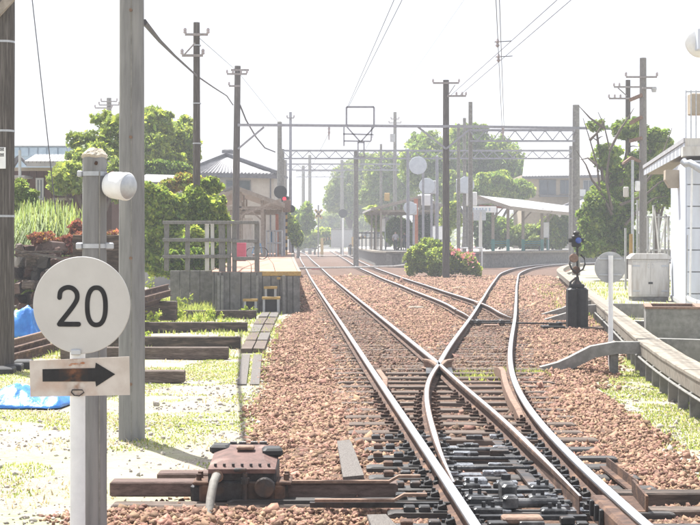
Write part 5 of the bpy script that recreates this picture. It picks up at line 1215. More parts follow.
# level crossing in the distance
def crossing_far():
    Y = 205
    MB().box(WX(296,Y),WX(380,Y),Y-2,Y+3.5,-.02,.012).build('crossing_road','asphalt',kind='structure')
    for k,(a,b,lab) in enumerate(((331,342,'left one of the two grey cabinets at the level crossing'),(342.6,352.5,'right one of the two grey cabinets at the level crossing'))):
        Yc = 213; t = thing('relay_cabinet',lab,'cabinet',(WX((a+b)/2,Yc),Yc,0),'cabinets at the level crossing'); z0,z1 = P(0,247.5,Yc).z,P(0,229.5,Yc).z
        MB().obox((WX((a+b)/2,Yc),Yc+.5,(z0+z1)/2),((b-a)*Yc/F,1.0,z1-z0),bev=.05).build('body','paint_grey',t); MB().obox((WX((a+b)/2,Yc),Yc+.5,z1+.05),((b-a)*Yc/F+.1,1.2,.12),bev=.03).build('roof','concrete',t)
    Ys = 211; t = thing('railway_signal','distant round black signal above the crossing cabinets','signal',(WX(343,Ys),Ys,-.2))
    MB().cyl((WX(343,Ys),Ys,-.3),(WX(343,Ys),Ys,P(0,210,Ys).z),.12,n=10).build('mast','paint_white',t); MB().disc(P(343,213.5,Ys)+Vector((0,-.15,0)),(0,-1,0),4.4*Ys/F,.08,28,.01).build('backplate','black',t)
    Yx = 208; t = thing('crossing_sign','yellow and black crossed warning boards at the level crossing','sign',(WX(318,Yx),Yx,-.2)); MB().cyl((WX(318.3,Yx),Yx,-.3),(WX(318.3,Yx),Yx,P(0,205,Yx).z),.10,n=8).build('post','concrete_dark',t)
    for s in (-1,1):
        b_ = MB().bar(P(315,214-s*4.5,Yx-.2),P(322,214+s*4.5,Yx-.2),.04,.34).build('crossed_board','yellow',t)
        for f in (.25,.5,.75): c = P(315,214-s*4.5,Yx-.24-.02*s).lerp(P(322,214+s*4.5,Yx-.24-.02*s),f); MB().obox(c,(.2,.02,.24),bev=.01).build('black_band','black',b_)
    for a,b,lab in (((322,240),(331,238),'yellow and black barrier arm left of the crossing cabinets'),((353,239),(366,237),'yellow and black barrier arm right of the crossing cabinets')):
        t = thing('crossing_barrier',lab,'barrier',P(*a,209)); p,q = P(*a,209),P(*b,209); MB().bar(p,q,.1,.35).build('arm','yellow',t); MB().box(p.x-.2,p.x+.2,208.9,209.3,-.2,p.z+.3).build('housing','yellow',t)
        for f in (.2,.5,.8): MB().obox(p.lerp(q,f)+Vector((0,-.01,0)),(.25,.13,.37),bev=.01).build('black_band','black',t)
    MB().obox(P(387,197,150)+Vector((0,0,0)),(.55,.2,.8),bev=.05).build('yellow_sign','yellow',label='small yellow sign at the left tip of the island shelter roof',cat='sign')
crossing_far()
# cable bridge plank across the tracks
a,b = P(299,267.2,105),P(410,266.2,112)
wire('cable_pipe',[Vector((-3.6,106,.05)),Vector((0,107,.07)),Vector((3.2,109,.12)),Vector((4.6,111,.25))],.07,'pale pipe laid across the tracks before the island platform','paint_cream',cat='pipe')
MB().obox((WX(316,112),112,-.1),(.7,1.2,.1),bev=.02).build('marker_board','flower_pink',label='pinkish marker lying between the main rails far back',cat='board')
for px,py,lab in ((416,307.5,'pale flat stone in the ballast between the tracks'),(461,287.5,'pale block in the ballast near the flowering bush')):
    c = GD(px,py,-.17); MB().obox(c,(.42,.5,.07),bev=.03,rz=.2).build('flat_stone','concrete_pale',label=lab,cat='stone')

def person(loc, hgt, ang, top, legs, label, stride=.1, carry=False):
    J = {'pel':(0,0,.53),'wst':(0,0,.61),'chest':(0,0,.74),'neck':(0,0,.83),'head':(0,.01,.885),'crown':(0,.0,.955),
         'shL':(-.105,0,.80),'elL':(-.135,.02,.65),'haL':(-.13,-.04,.52),'fiL':(-.125,-.05,.475),'shR':(.105,0,.80),'elR':(.135,.02,.65),'haR':(.13,-.04,.52),'fiR':(.125,-.05,.475),
         'hiL':(-.05,0,.50),'knL':(-.055,-stride*.6,.28),'anL':(-.055,-stride*.4,.04),'toL':(-.055,-stride*.4-.075,.015),'hiR':(.05,0,.50),'knR':(.055,stride*.3,.28),'anR':(.055,stride,.04),'toR':(.055,stride-.075,.015)}
    E_ = [('pel','wst'),('wst','chest'),('chest','neck'),('neck','head'),('head','crown'),('chest','shL'),('shL','elL'),('elL','haL'),('haL','fiL'),('chest','shR'),('shR','elR'),('elR','haR'),('haR','fiR'),('pel','hiL'),('hiL','knL'),('knL','anL'),('anL','toL'),('pel','hiR'),('hiR','knR'),('knR','anR'),('anR','toR')]
    Rr = dict(pel=.075,wst=.068,chest=.078,neck=.034,head=.052,crown=.045,shL=.042,elL=.030,haL=.022,fiL=.016,hiL=.055,knL=.038,anL=.026,toL=.022)
    for k in list(Rr):
        if k.endswith('L'): Rr[k[:-1]+'R'] = Rr[k]
    names = list(J); me = bpy.data.meshes.new('person'); me.from_pydata([tuple(c*hgt for c in J[n]) for n in names],[(names.index(a),names.index(b)) for a,b in E_],[])
    o = link(bpy.data.objects.new('person',me)); sm = o.modifiers.new('skin','SKIN'); o.modifiers.new('sub','SUBSURF').levels = 1
    for n,v in zip(names,me.skin_vertices[0].data): v.radius = (Rr[n]*hgt,Rr[n]*hgt*(.75 if n in('chest','wst','pel') else 1)); v.use_root = (n=='pel')
    dg = bpy.context.evaluated_depsgraph_get(); me2 = bpy.data.meshes.new_from_object(o.evaluated_get(dg)); bpy.data.objects.remove(o)
    for m in (top,legs,'skin','black'): me2.materials.append(MATS[m])
    for p in me2.polygons:
        z = p.center.z/hgt; xx = abs(p.center.x)/hgt; p.use_smooth = True
        p.material_index = 3 if (z > .93 or (z > .87 and p.center.y > .01*hgt)) else 2 if z > .84 or (xx > .1 and z < .64) else 0 if z > .55 else 3 if z < .035 else 1
    o = link(bpy.data.objects.new('person',me2)); o.location = loc; o.rotation_euler = (0,0,ang); tag(o,label,'person')
    return o
person((WX(350.3,203),203,.0),1.78,.5,'cloth_dark','cloth_dark','person in dark clothes walking over the distant level crossing',.08)
person((WX(395.5,133),133,1.1),1.75,.2,'cloth_pale','cloth_dark','person in a pale shirt waiting on the island platform',.02)
person((WX(404.5,135),135,1.1),1.68,-.6,'cloth_dark','cloth_dark','person in dark clothes waiting beside the orange post',.02)
# low fence on the island platform
t = thing('platform_railing','dark railing along the left end of the island platform','railing',(WX(372,150),150,1.1))
for px in range(358,388,4): MB().box(WX(px,150)-.05,WX(px,150)+.05,149.95,150.05,1.1,P(0,232,150).z).build('upright','black',t)
for py in (233,238): MB().bar(P(357,py,149.9),P(387,py,149.9),.06,.1).build('bar','black',t)
t = thing('platform_railing','thin white railing behind the flowering bush','railing',(WX(475,117),117,-.2))
for px in (462,472,482): MB().cyl((WX(px,117),117,-.3),(WX(px,117),117,P(0,247,117).z),.05,n=8).build('post','paint_white',t)
MB().cyl(P(460,248,117),P(483,248,117),.05,n=8).build('bar','paint_white',t)

def bench(px,Y,lab,m='teal'):
    x = WX(px,Y); t = thing('bench',lab,'bench',(x,Y,1.1),'benches under the long shelter')
    for k in range(3): MB().box(x-.8,x+.8,Y-.2+.14*k,Y-.08+.14*k,1.5,1.54).build('seat_slat',m,t)
    for k in range(2): MB().box(x-.8,x+.8,Y+.24,Y+.28,1.68+.17*k,1.8+.17*k).build('back_slat',m,t)
    for dx in (-.65,.65): MB().box(x+dx-.04,x+dx+.04,Y-.18,Y+.22,1.1,1.498).build('leg','black',t)
bench(500,130,'green bench under the left half of the long shelter'); bench(532,134,'green bench under the right half of the long shelter')
def notice(px,Y,y0,y1,w,lab,m):
    c = P(px,(y0+y1)/2,Y); t = thing('notice_board',lab,'notice board',(c.x,Y,1.1)); MB().obox(c,(w*Y/F,.08,(y1-y0)*Y/F),bev=.02).build('panel',m,t)
    MB().obox(c+Vector((0,-.045,0)),((w-1.4)*Y/F,.02,(y1-y0-1.6)*Y/F),bev=.005).build('sheet','paint_white',t)
    for s in (-1,1): MB().box(c.x+s*w*.42*Y/F-.04,c.x+s*w*.42*Y/F+.04,Y+.042,Y+.11,1.1,c.z+.2).build('leg',m,t)
notice(546,138,222,238,6,'white notice board on posts under the right end of the long shelter','galv'); notice(437,126,226,240,12,'pale panel behind the flowering bush under the left island shelter','paint_grey'); notice(383,136,218,232,5,'narrow timetable board under the left tip of the island shelter','galv')
# ------------------------------------------------------------------ white building at the right edge
def right_building():
    N = Vector((10.8,48.1,0)); d = Vector((.149,.989,0)); r = Vector((.989,-.149,0)); zt = 4.55
    t = thing('white_building','white panelled building with railed roof at the right edge','building',(N.x,N.y,GZ))
    def wallbox(a,b,th,z0,z1,nm,m):
        MB().bar(Vector((a.x,a.y,(z0+z1)/2)),Vector((b.x,b.y,(z0+z1)/2)),th,z1-z0).build(nm,m,t)
    MB().prism([Vector((p.x,p.y,GZ-.3)) for p in (N+d*.05+r*.05,N+r*6,N+r*6+d*7.5,N+d*7.5+r*.05)],(0,0,zt-GZ+.25)).build('core','paint_grey',t)
    z = GZ-.2; k = 0
    while z < zt-.05:                                   # stacked wall panels with open joints
        z1 = min(z+.70,zt); MB().bar(Vector((*(N-r*.0).xy,(z+z1)/2)),Vector((*(N+r*6).xy,(z+z1)/2)),.08,z1-z-.035).build('wall_panel','paint_bluewhite',t); z = z1; k += 1
    MB().bar(Vector((*(N+d*.06).xy,(GZ-.2+zt)/2)),Vector((*(N+d*7.5).xy,(GZ-.2+zt)/2)),.08,zt-GZ+.2).build('side_wall','paint_bluewhite',t)
    MB().bar(N+d*.05+Vector((-.05,0,-.1)),N+d*7.5+Vector((-.05,0,-.1)),.06,.12).build('skirting','paint_grey',t)
    # roof edge running back beyond the house
    e0,e1 = P(685,140,48.3),P(644,167,65.9)
    q0,q1 = e0+r*5,e1+r*5
    MB().prism([e0+Vector((0,0,-.08)),e1+Vector((0,0,-.08)),q1+Vector((0,0,-.08)),q0+Vector((0,0,-.08))],(0,0,-.25)).build('canopy','wood_beam',t)
    MB().bar(e0+Vector((0,0,-.0)),e1,.10,.14).build('eave_top','roof_white',t)
    n = 26
    for k in range(n):
        p,q = e0.lerp(e1,(k+.06)/n),e0.lerp(e1,(k+.94)/n); MB().bar(p+Vector((0,0,-.25)),q+Vector((0,0,-.25)),.03,.34-.004*k).build('fascia_board','galv' if k%2 else 'paint_bluewhite',t)
    MB().bar(e0+Vector((0,-.05,-.2)),q0+Vector((0,-.05,-.2)),.1,.5).build('front_fascia','paint_cream',t)
    # corbel under the eave, gutter pipe
    c = P(676,178,51.0); MB().prism([c+Vector((-.35,0,.28)),c+Vector((.32,0,.28)),c+Vector((.32,0,-.32)),c+Vector((-.2,0,-.32)),c+Vector((-.36,0,-.05))],(.1,.8,0)).build('corbel','wall_beige',t)
    MB().tube([P(683,161,47.8),P(686,164,47.7),P(690,163,47.6),P(700,169,47.4),P(712,176,47.3)],.12,12).build('gutter','galv',t,True)
    MB().tube([P(692,168,47.5),P(691.5,200,47.6),P(690,300,47.6)],.035,8).build('downpipe','paint_white',t)
    # railing and tank on the roof
    zb = P(0,150,48.5).z
    MB().bar(P(682,152,48.6),P(682,152,48.6)+r*5,.9,.3).build('balcony_slab','paint_cream',t)
    for k in range(9):
        p = P(686,152,48.6)+r*(.16*k if k<5 else .1+.3*k); h = 2.0 if k < 4 else 1.95; MB().cyl(p,p+Vector((0,0,h)),.02,n=6).build('baluster','galv',t)
    for hh in (.3,1.95): MB().bar(P(685.5,152,48.6)+Vector((0,0,hh)),P(685.5,152,48.6)+r*5+Vector((0,0,hh)),.04,.04).build('handrail','galv',t)
    MB().obox(P(699,104.5,49.2),(.66,.5,.7),bev=.03).build('roof_unit','wall_beige',t)
    MB().obox(P(698,147,49.0),(.7,.3,.2),bev=.02).build('beam_end','wall_beige',t)
right_building()
def corner_mirror():
    Y = 30; c = P(701,41,Y); t = thing('round_mirror','white round mirror with box hood at the upper right corner','mirror',(WX(722,Y),Y,GZ)); r = 17*Y/F
    MB().lathe(c,(.25,-1,0),[(r*.97,-.06),(r,0),(r*.93,.07),(r*.6,.15),(.02,.19)],36).build('dish','paint_white',t,True)
    MB().obox(c+Vector((.17,-.2,0)),(.64,.24,.44),bev=.02,rz=.1).build('hood','paint_bluewhite',t)
    MB().cyl((WX(722,Y),Y,GZ),(WX(722,Y),Y,c.z+.5),.08,n=12).build('post','galv',t); MB().bar((WX(722,Y),Y,c.z),c,.05,.05).build('bracket','galv',t)
corner_mirror()
def white_frames():
    Y = 67; t = thing('steel_frame','pale steel lattice frame standing behind the grey cabinet','frame',(WX(655,Y),Y,GZ))
    for px,yt in ((625.5,228),(637.5,200),(648,216),(653.5,205),(659,214),(665,214),(668.5,216)): MB().box(WX(px-.9,Y),WX(px+.9,Y),Y-.05,Y+.05,GZ,P(0,yt,Y).z).build('upright','paint_grey',t)
    for a,b in (((649,252),(654,206)),((654,206),(659,252)),((660,252),(666,215)),((666,215),(669,240))): MB().bar(P(*a,Y-.1),P(*b,Y-.1),.06,.06).build('diagonal','paint_white',t)
    for py in (217,250): MB().bar(P(646,py,Y-.08),P(670,py,Y-.08),.07,.07).build('crossbar','paint_grey',t)
white_frames()
# ------------------------------------------------------------------ houses
def tiled_roof(t, name, ridge0, ridge1, eave0, eave1, m, n):
    """roof slope with raised tile rows running down it"""
    r0,r1,e0,e1 = (Vector(v) for v in (ridge0,ridge1,eave0,eave1)); mb = MB(); nn = (r1-r0).cross(e0-r0).normalized(); nn = nn if nn.z > 0 else -nn
    mb.prism([r0,r1,e1,e0] if (r1-r0).cross(e1-r1).z>0 else [r0,e0,e1,r1],(0,0,-.14))
    for k in range(n+1):
        f = k/n; a,b = r0.lerp(r1,f),e0.lerp(e1,f); mb.bar(a+nn*.03,b+nn*.03,.14,.10,nn)
    return mb.build(name,m,t)
def window(t,x0,x1,z0,z1,y,frame='tile_dark',sill=True):
    w = MB().box(x0,x1,y-.06,y-.01,z0,z1).build('window',frame,t); MB().box(x0+.08,(x0+x1)/2-.04,y-.075,y-.06,z0+.08,z1-.08).build('pane','glass',w); MB().box((x0+x1)/2+.04,x1-.08,y-.075,y-.06,z0+.08,z1-.08).build('pane','glass',w)
    if sill: MB().box(x0-.1,x1+.1,y-.22,y-.002,z0-.1,z0).build('sill','concrete_pale',w)
def house_left_tiles():
    Y = 118; z = lambda py: P(0,py,Y).z; X = lambda px: WX(px,Y)
    t = thing('tiled_house','two storey cream house with grey tiled roof behind the left shelter','house',(X(240),Y,GZ))
    MB().box(X(196),X(274),Y,Y+8,GZ-.3,z(174)).build('wall','wall_cream',t)
    e = [Vector((X(186),Y-.6,z(172.5))),Vector((X(278),Y-.6,z(174.5))),Vector((X(278)+.4,Y+8.6,z(173))),Vector((X(186)-.4,Y+8.6,z(173)))]; a,b = Vector((X(222.5),Y+3.6,z(152.5))),Vector((X(226),Y+5,z(152.5)))
    tiled_roof(t,'roof_slope',a,b,e[0],e[1],'tile_grey',26); tiled_roof(t,'roof_slope',b,b+Vector((0,.1,0)),e[1],e[2],'tile_grey',10); tiled_roof(t,'roof_slope',a,a+Vector((0,.1,0)),e[0],e[3],'tile_grey',10)
    MB().bar(a+Vector((0,-.1,.1)),e[1]+Vector((0,-.1,.15)),.28,.24).build('hip_ridge','tile_dark',t); MB().bar(a+Vector((0,-.1,.1)),e[0]+Vector((0,-.1,.15)),.28,.24).build('hip_ridge','tile_dark',t)
    MB().obox(a+Vector((.1,0,.25)),(.9,.5,.5),bev=.1).build('ridge_end','tile_dark',t); MB().bar(e[0]+Vector((0,-.05,-.2)),e[1]+Vector((0,-.05,-.2)),.1,.3).build('eave','tile_dark',t)
    window(t,X(226),X(251),z(191),z(180),Y,'concrete'); MB().cyl((X(270.5),Y-.1,1),(X(270.5),Y-.1,z(175)),.05,n=6).build('downpipe','tile_dark',t)
    MB().prism([(X(198),Y-3,z(196)),(X(240),Y-3,z(186)),(X(240),Y-3,z(188)),(X(198),Y-3,z(198))],(0,2.9,0)).build('lower_roof','tile_dark',t)
house_left_tiles()
def house_brown():
    Y = 62; z = lambda py: P(0,py,Y).z; X = lambda px: WX(px,Y)
    t = thing('wooden_house','low dark brown wooden house with pale metal roof at left','house',(X(50),Y,GZ))
    n = 13; xs = np.linspace(X(14),X(112),n+1)
    MB().box(X(14)+.05,X(112)-.05,Y+.06,Y+6,GZ-.3,z(168)).build('core','wood_brown',t)
    for a,b in zip(xs,xs[1:]): MB().box(a+.01,b-.01,Y,Y+.05,GZ-.3,z(171)).build('wall_board','wood_brown',t)
    MB().box(X(14),X(112),Y-.03,Y+.05,z(171),z(167.5)).build('plaster_band','wall_beige',t)
    tiled_roof(t,'roof_slope',(X(22),Y+3,z(154.5)+.1),(X(112),Y+3,z(154.5)+.1),(X(30),Y-.7,z(164)),(X(120),Y-.7,z(164)),'roof_metal',22)
    MB().prism([(X(14)-.3,Y-.6,z(168)),(X(22),Y-.6,z(155.5)),(X(31),Y-.6,z(164.5)),(X(30),Y-.6,z(167)),(X(22),Y-.6,z(159)),(X(15),Y-.6,z(170))],(0,.3,0)).build('bargeboard','tile_dark',t)
    MB().box(X(14)-.2,X(33),Y-1.6,Y-.05,z(179),z(177)).build('porch_roof','roof_metal',t)
    window(t,X(36),X(44),z(200),z(178),Y-.02,'paint_grey'); window(t,X(56),X(70),z(198),z(182),Y-.02,'wood_brown')
    MB().cyl((X(30.5),Y-2,GZ),(X(30.5),Y-2,z(153)),.06,n=8).build('downpipe','paint_grey',t)
house_brown()
def far_blue():
    Y = 100; z = lambda py: P(0,py,Y).z; X = lambda px: WX(px,Y)
    t = thing('flat_building','pale blue flat roofed building behind the wooden house','building',(X(40),Y,GZ))
    MB().box(X(5),X(67.5),Y+.1,Y+8,GZ-.3,z(146.5)).build('wall','wall_blue',t); xs = [X(p) for p in (5,13,20,29,38,47,58,67.5)]
    for a,b in zip(xs,xs[1:]): MB().box(a+.06,b-.06,Y,Y+.08,z(156),z(147.5)).build('panel','wall_blue',t)
    MB().box(X(4),X(68.5),Y-.1,Y+8.1,z(146.4),z(145.6)).build('parapet','galv',t)
far_blue()
def annex():
    Y = 72; z = lambda py: P(0,py,Y).z; X = lambda px: WX(px,Y)
    t = thing('tiled_shed','low shed with grey tiled roof between the trees at left','shed',(X(160),Y,GZ)); MB().box(X(138),X(178),Y,Y+4,GZ-.2,z(184)).build('wall','wall_grey',t)
    tiled_roof(t,'roof_slope',(X(142),Y+2,z(174)),(X(176),Y+2,z(175)),(X(136),Y-.4,z(184)),(X(180),Y-.4,z(184)),'tile_grey',14)
annex()
def house_right():
    Y = 172; z = lambda py: P(0,py,Y).z; X = lambda px: WX(px,Y)
    t = thing('tiled_house','beige two storey house with pale tiled roof behind the long shelter','house',(X(560),Y,GZ))
    MB().box(X(522),X(604),Y,Y+9,GZ-.3,z(175)).build('wall','wall_beige',t)
    tiled_roof(t,'roof_slope',(X(530),Y+4.5,z(154)),(X(600),Y+4.5,z(153)),(X(522),Y-1,z(177)),(X(608),Y-1,z(175.5)),'roof_white',28)
    MB().bar((X(521),Y-1.05,z(178)),(X(609),Y-1.05,z(176.5)),.1,.3).build('eave','tile_dark',t)
    window(t,X(539),X(556),z(195),z(179.5),Y,'tile_dark'); window(t,X(560),X(571),z(194),z(180),Y,'tile_dark'); window(t,X(583),X(594),z(194),z(180),Y,'wall_grey')
    MB().obox((X(581),Y-.3,z(193)),(.9,.4,.8),bev=.03).build('air_conditioner','paint_white',t)
    MB().box(X(539),X(572),Y-1.0,Y-.1,z(197),z(195.5)).build('balcony_floor','tile_dark',t)
house_right()
def hip_small():
    Y = 168; z = lambda py: P(0,py,Y).z; X = lambda px: WX(px,Y)
    t = thing('tiled_house','low roof of a pale house right of the long shelter','house',(X(580),Y,GZ)); MB().box(X(556),X(606),Y,Y+6,GZ-.2,z(211)).build('wall','wall_cream',t)
    tiled_roof(t,'roof_slope',(X(598),Y+3,z(193)),(X(612),Y+3,z(193)),(X(552),Y-.6,z(211)),(X(612),Y-.6,z(208)),'roof_white',18); MB().bar((X(552),Y-.7,z(210.5)),(X(598),Y+2.9,z(193)),.3,.25).build('hip_ridge','tile_dark',t)
hip_small()
# far ridge of hills and far roofs behind the crossing
for k,(px,w,Y,yt,lab,m,rm) in enumerate(((300,26,330,232,'far grey roofed house left of the crossing','wall_grey','tile_grey'),(330,20,400,228,'far pale house straight behind the crossing','wall_cream','tile_grey'),(372,30,360,226,'far white house right of the crossing','wall_cream','roof_white'))):
    z = P(0,yt,Y).z; x0,x1 = WX(px-w/2,Y),WX(px+w/2,Y); t = thing('far_house',lab,'house',((x0+x1)/2,Y,GZ))
    MB().box(x0,x1,Y,Y+8,GZ-.3,z-.8).build('wall',m,t); MB().prism([(x0-.5,Y-.6,z-.8),(x1+.5,Y-.6,z-.8),(x1-1,Y+4,z+1.2),(x0+1,Y+4,z+1.2)],(0,0,-.2)).build('roof',rm,t)
    for f in (.2,.6): MB().box(x0+(x1-x0)*f,x0+(x1-x0)*(f+.2),Y-.05,Y-.01,z-2.6,z-1.4).build('window','glass',t)

# ------------------------------------------------------------------ vegetation
def leaf_cloud(name, blobs, n, size, m, seed, parent, sub=44, subr=.25, fill=.85, flat=1.0):
    """blobs: (centre, (rx,ry,rz)); leaves gather in small clumps on and inside each blob, the rest fill it loosely"""
    rg = np.random.default_rng(seed); cs,rs,ws = [],[],[]
    for c,r in blobs:
        c = np.array(c); r = np.array(r,float); k = max(6,int(sub*(np.prod(r)**(1/3)/1.5)**.7)); d = rg.normal(size=(k,3)); d /= np.linalg.norm(d,axis=1)[:,None]
        rad = rg.uniform(.25,1.0,k)**.55; cs.append(c+d*r*rad[:,None]); q = np.prod(r)**(1/3)*subr*rg.uniform(.45,1.35,k); rs.append(q); ws.append(q**2)
        cs.append(c[None]); rs.append(np.array([-1.0])); ws.append(np.array([fill*(ws[-1].sum())]))
    C = np.vstack(cs); R = np.concatenate(rs); w = np.concatenate(ws); k = rg.choice(len(C),n,p=w/w.sum())
    big = np.vstack([np.tile(np.array(r,float),(1,1)) for c,r in blobs]); ib = np.cumsum(R<0)-1
    d = rg.normal(size=(n,3)); d /= np.linalg.norm(d,axis=1)[:,None]; small = R[k]>0
    rad = np.where(small[:,None],(np.abs(R[k])[:,None])*np.array([1.15,1.15,.85*flat]),big[np.clip(ib[k],0,len(big)-1)]*1.08)
    p = C[k]+d*rad*(rg.uniform(.12,1.0,n)**.5)[:,None]
    s = size*rg.lognormal(-.05,.38,n); M = rot_mats(n,rg); b = np.array([(-.5,0,0),(0,-.3,.06),(.5,0,-.05),(0,.3,.06)])
    V = np.einsum('nij,kj->nki',M,b)*s[:,None,None]+p[:,None,:]
    return np_mesh(name,V.reshape(-1,3),np.arange(4*n).reshape(-1,4),m,parent)
def limbs(t, base, blobs, r0, seed, m='bark', fork=.4, name='trunk', wob=.12):
    rg = random.Random(seed); base = Vector(base); mb = MB(); top = sum((Vector(b[0]) for b in blobs),Vector())/len(blobs); h = top.z-base.z
    fk = base+Vector(((top.x-base.x)*.4,(top.y-base.y)*.4,max(.3,h*fork))); mid = base.lerp(fk,.5)+Vector((rg.uniform(-1,1)*wob,0,0)); mb.tube([base-Vector((0,0,.2)),mid,fk],[r0*1.25,r0,r0*.8],9)
    for c,r in blobs:
        c = Vector(c); m1 = fk.lerp(c,.5)+Vector((rg.uniform(-1,1)*.15*r[0],rg.uniform(-.3,.3),rg.uniform(-.1,.2)*r[2])); e = c+Vector((rg.uniform(-.3,.3)*r[0],0,.35*r[2])); mb.tube([fk-Vector((0,0,.05)),m1,c,e],[r0*.62,r0*.42,r0*.26,r0*.08],7)
        for _ in range(4):
            q = m1.lerp(c,rg.uniform(.3,1)); d = Vector((rg.uniform(-1,1)*r[0],rg.uniform(-1,1)*r[1],rg.uniform(-.2,1)*r[2]))*.8; mb.tube([q,q+d*.5+Vector((0,0,.1*r[2])),q+d],[r0*.22,r0*.13,r0*.04],5)
    return mb.build(name,m,t,True)
def tree(name,label,Y,blobs_px,n,size,m,seed,r0=.2,cat='tree',base=None,sub=26,subr=.27,zb=GZ,group=None,second=None,dy=.85,fork=.4):
    """blobs_px: (px,py,rx,ry[,dY]) circles in the picture at distance Y, given depth of their own"""
    bl = []
    for b in blobs_px:
        px,py,rx,ry = b[:4]; yy = Y+(b[4] if len(b)>4 else 0); s = yy/F; bl.append((P(px,py,yy),(rx*s,rx*s*dy,ry*s)))
    bx = WX(base,Y) if base is not None else sum(b[0].x for b in bl)/len(bl)
    t = thing(name,label,cat,(bx,Y,zb),group)
    rg = random.Random(seed*7); main_bl = list(bl)
    for c,r in main_bl:                       # small side shoots break up the outline
        for _ in range(5):
            a = rg.uniform(0,2*PI); e = rg.uniform(-.5,1.2); k = rg.uniform(.75,1.15); f = rg.uniform(.28,.5)
            bl.append((c+Vector((r[0]*math.cos(a)*math.cos(e)*k,r[1]*math.sin(a)*math.cos(e)*k,r[2]*math.sin(e)*k)),(r[0]*f,r[1]*f,r[2]*f*.8)))
    bl, all_bl = main_bl, bl
    limbs(t,(bx,Y,zb),bl,r0,seed,fork=fork)
    leaf_cloud('crown',all_bl,int(n*1.9),size*.92,m,seed+1,t,sub,subr)
    if second: m2,n2 = second; leaf_cloud('crown',all_bl,int(n2*1.9),size*.92,m2,seed+2,t,sub,subr)
    return t
# left side
tree('leafy_tree','light green leafy tree above the wooden house at left',60,[(72,178,20,16),(95,165,22,22,2),(112,140,14,22,3),(88,145,16,14,4),(60,186,12,10),(118,180,14,22,1),(104,120,10,10,4)],5500,.19,'pale_leaf',101,.16,base=92,second=('bright_leaf',2600))
tree('leafy_tree','tall yellow green tree behind the tall concrete pole',82,[(157,128,16,18),(176,140,17,18,2),(150,150,14,16,-1),(186,128,10,12,3),(168,165,18,14),(152,113,9,8,1),(190,155,10,20,2)],7500,.22,'bright_leaf',111,.25,base=165,second=('pale_leaf',3500))
tree('leafy_tree','dark rounded tree below the tall yellow green one',76,[(160,172,16,12),(178,172,13,10,1),(150,180,12,10)],5000,.18,'green_leaf',118,.15,base=165,second=('dark_leaf',2500))
tree('leafy_bush','large bright green bush behind the grey fence',54,[(158,205,14,20),(176,218,16,24,.5),(196,208,16,22,1),(214,222,13,26,.5),(205,190,14,10,1.5),(165,240,14,20),(190,246,18,18,-.3),(222,245,8,18),(150,232,9,22),(155,262,12,14),(146,252,9,16),(172,266,12,13),(192,268,13,12),(210,266,10,12)],21000,.15,'bright_leaf',121,.09,'bush',base=188,second=('green_leaf',9000),fork=.15)
tree('leafy_bush','shady green shrub in the grey fence gaps at the platform end',50,[(172,262,9,12),(195,260,12,12,1),(216,255,8,14)],5000,.12,'green_leaf',126,.06,'bush',base=195,second=('dark_leaf',2500),fork=.15)
tree('leafy_bush','autumn tinted shrub under the tiled shed roof',66,[(186,183,14,8),(170,186,10,7,1),(200,186,10,7,1)],2600,.15,'autumn_leaf',131,.06,'bush',base=186,second=('bright_leaf',2000))
tree('conifer_shrub','small rounded conifer shrub beside the dark wooden pole',48,[(20,192,9,12),(28,200,10,10),(18,206,8,12,.4)],4500,.11,'pale_leaf',136,.07,'bush',base=22,second=('green_leaf',2500),fork=.2)
tree('red_shrub','red leaved shrub behind the timber heap',41,[(44,240,12,7),(62,246,14,8,.3),(84,240,12,8,.5),(112,240,10,10,.8),(78,228,8,7,.8),(100,250,10,7,.4)],6500,.10,'red_leaf',141,.05,'bush',base=75,second=('autumn_leaf',1200),fork=.15)
def pampas():
    Y = 44; rg = np.random.default_rng(150); n = 4200; t = thing('grass_clump','tall arching green grass clump behind the timber heap','grass clump',(WX(45,Y),Y,GZ))
    bx = WX(45,Y)+rg.normal(0,.36,n); by = Y+rg.normal(0,.3,n); a = rg.uniform(0,2*PI,n); out = rg.uniform(.15,1.6,n); h = rg.uniform(2.0,3.2,n)*np.interp(out,[0,1.6],[1.12,.85]); w = rg.uniform(.014,.026,n)
    z0 = np.full(n,GZ); rows = []
    for f,hh,oo in ((0,0,0),(.35,.62,.15),(.7,1.0,.55),(1,.62,1.25)):
        cx = bx+np.cos(a)*out*oo; cy = by+np.sin(a)*out*oo; cz = z0+h*hh; ww = w*(1-f*.85); rows.append((np.stack([cx-np.sin(a)*ww,cy+np.cos(a)*ww,cz],1),np.stack([cx+np.sin(a)*ww,cy-np.cos(a)*ww,cz],1)))
    V = np.stack([r for pr in rows for r in pr],1).reshape(-1,3); o8 = 8*np.arange(n)[:,None]
    np_mesh('blades',V,np.concatenate([o8+np.array([[2*k,2*k+1,2*k+3,2*k+2]]) for k in range(3)]),'pale_leaf',t)
pampas()
# centre: flowering bush below the pole
tb = tree('flowering_bush','bright green bush with pink flowers at the foot of the centre pole',89.5,[(420,258,12,14),(436,262,14,14,-.5),(452,262,12,12,.3),(466,264,11,11),(430,246,10,8,.5),(412,268,7,8),(476,270,6,7),(445,249,8,8,.6)],9000,.17,'bright_leaf',161,.06,'bush',base=440,second=('pale_leaf',3500),fork=.12)
leaf_cloud('blossom',[(P(462,254,88.6),(.7,.4,.35)),(P(473,258,88.6),(.4,.4,.5)),(P(452,250,88.8),(.4,.4,.25))],150,.13,'flower_pink',165,tb)
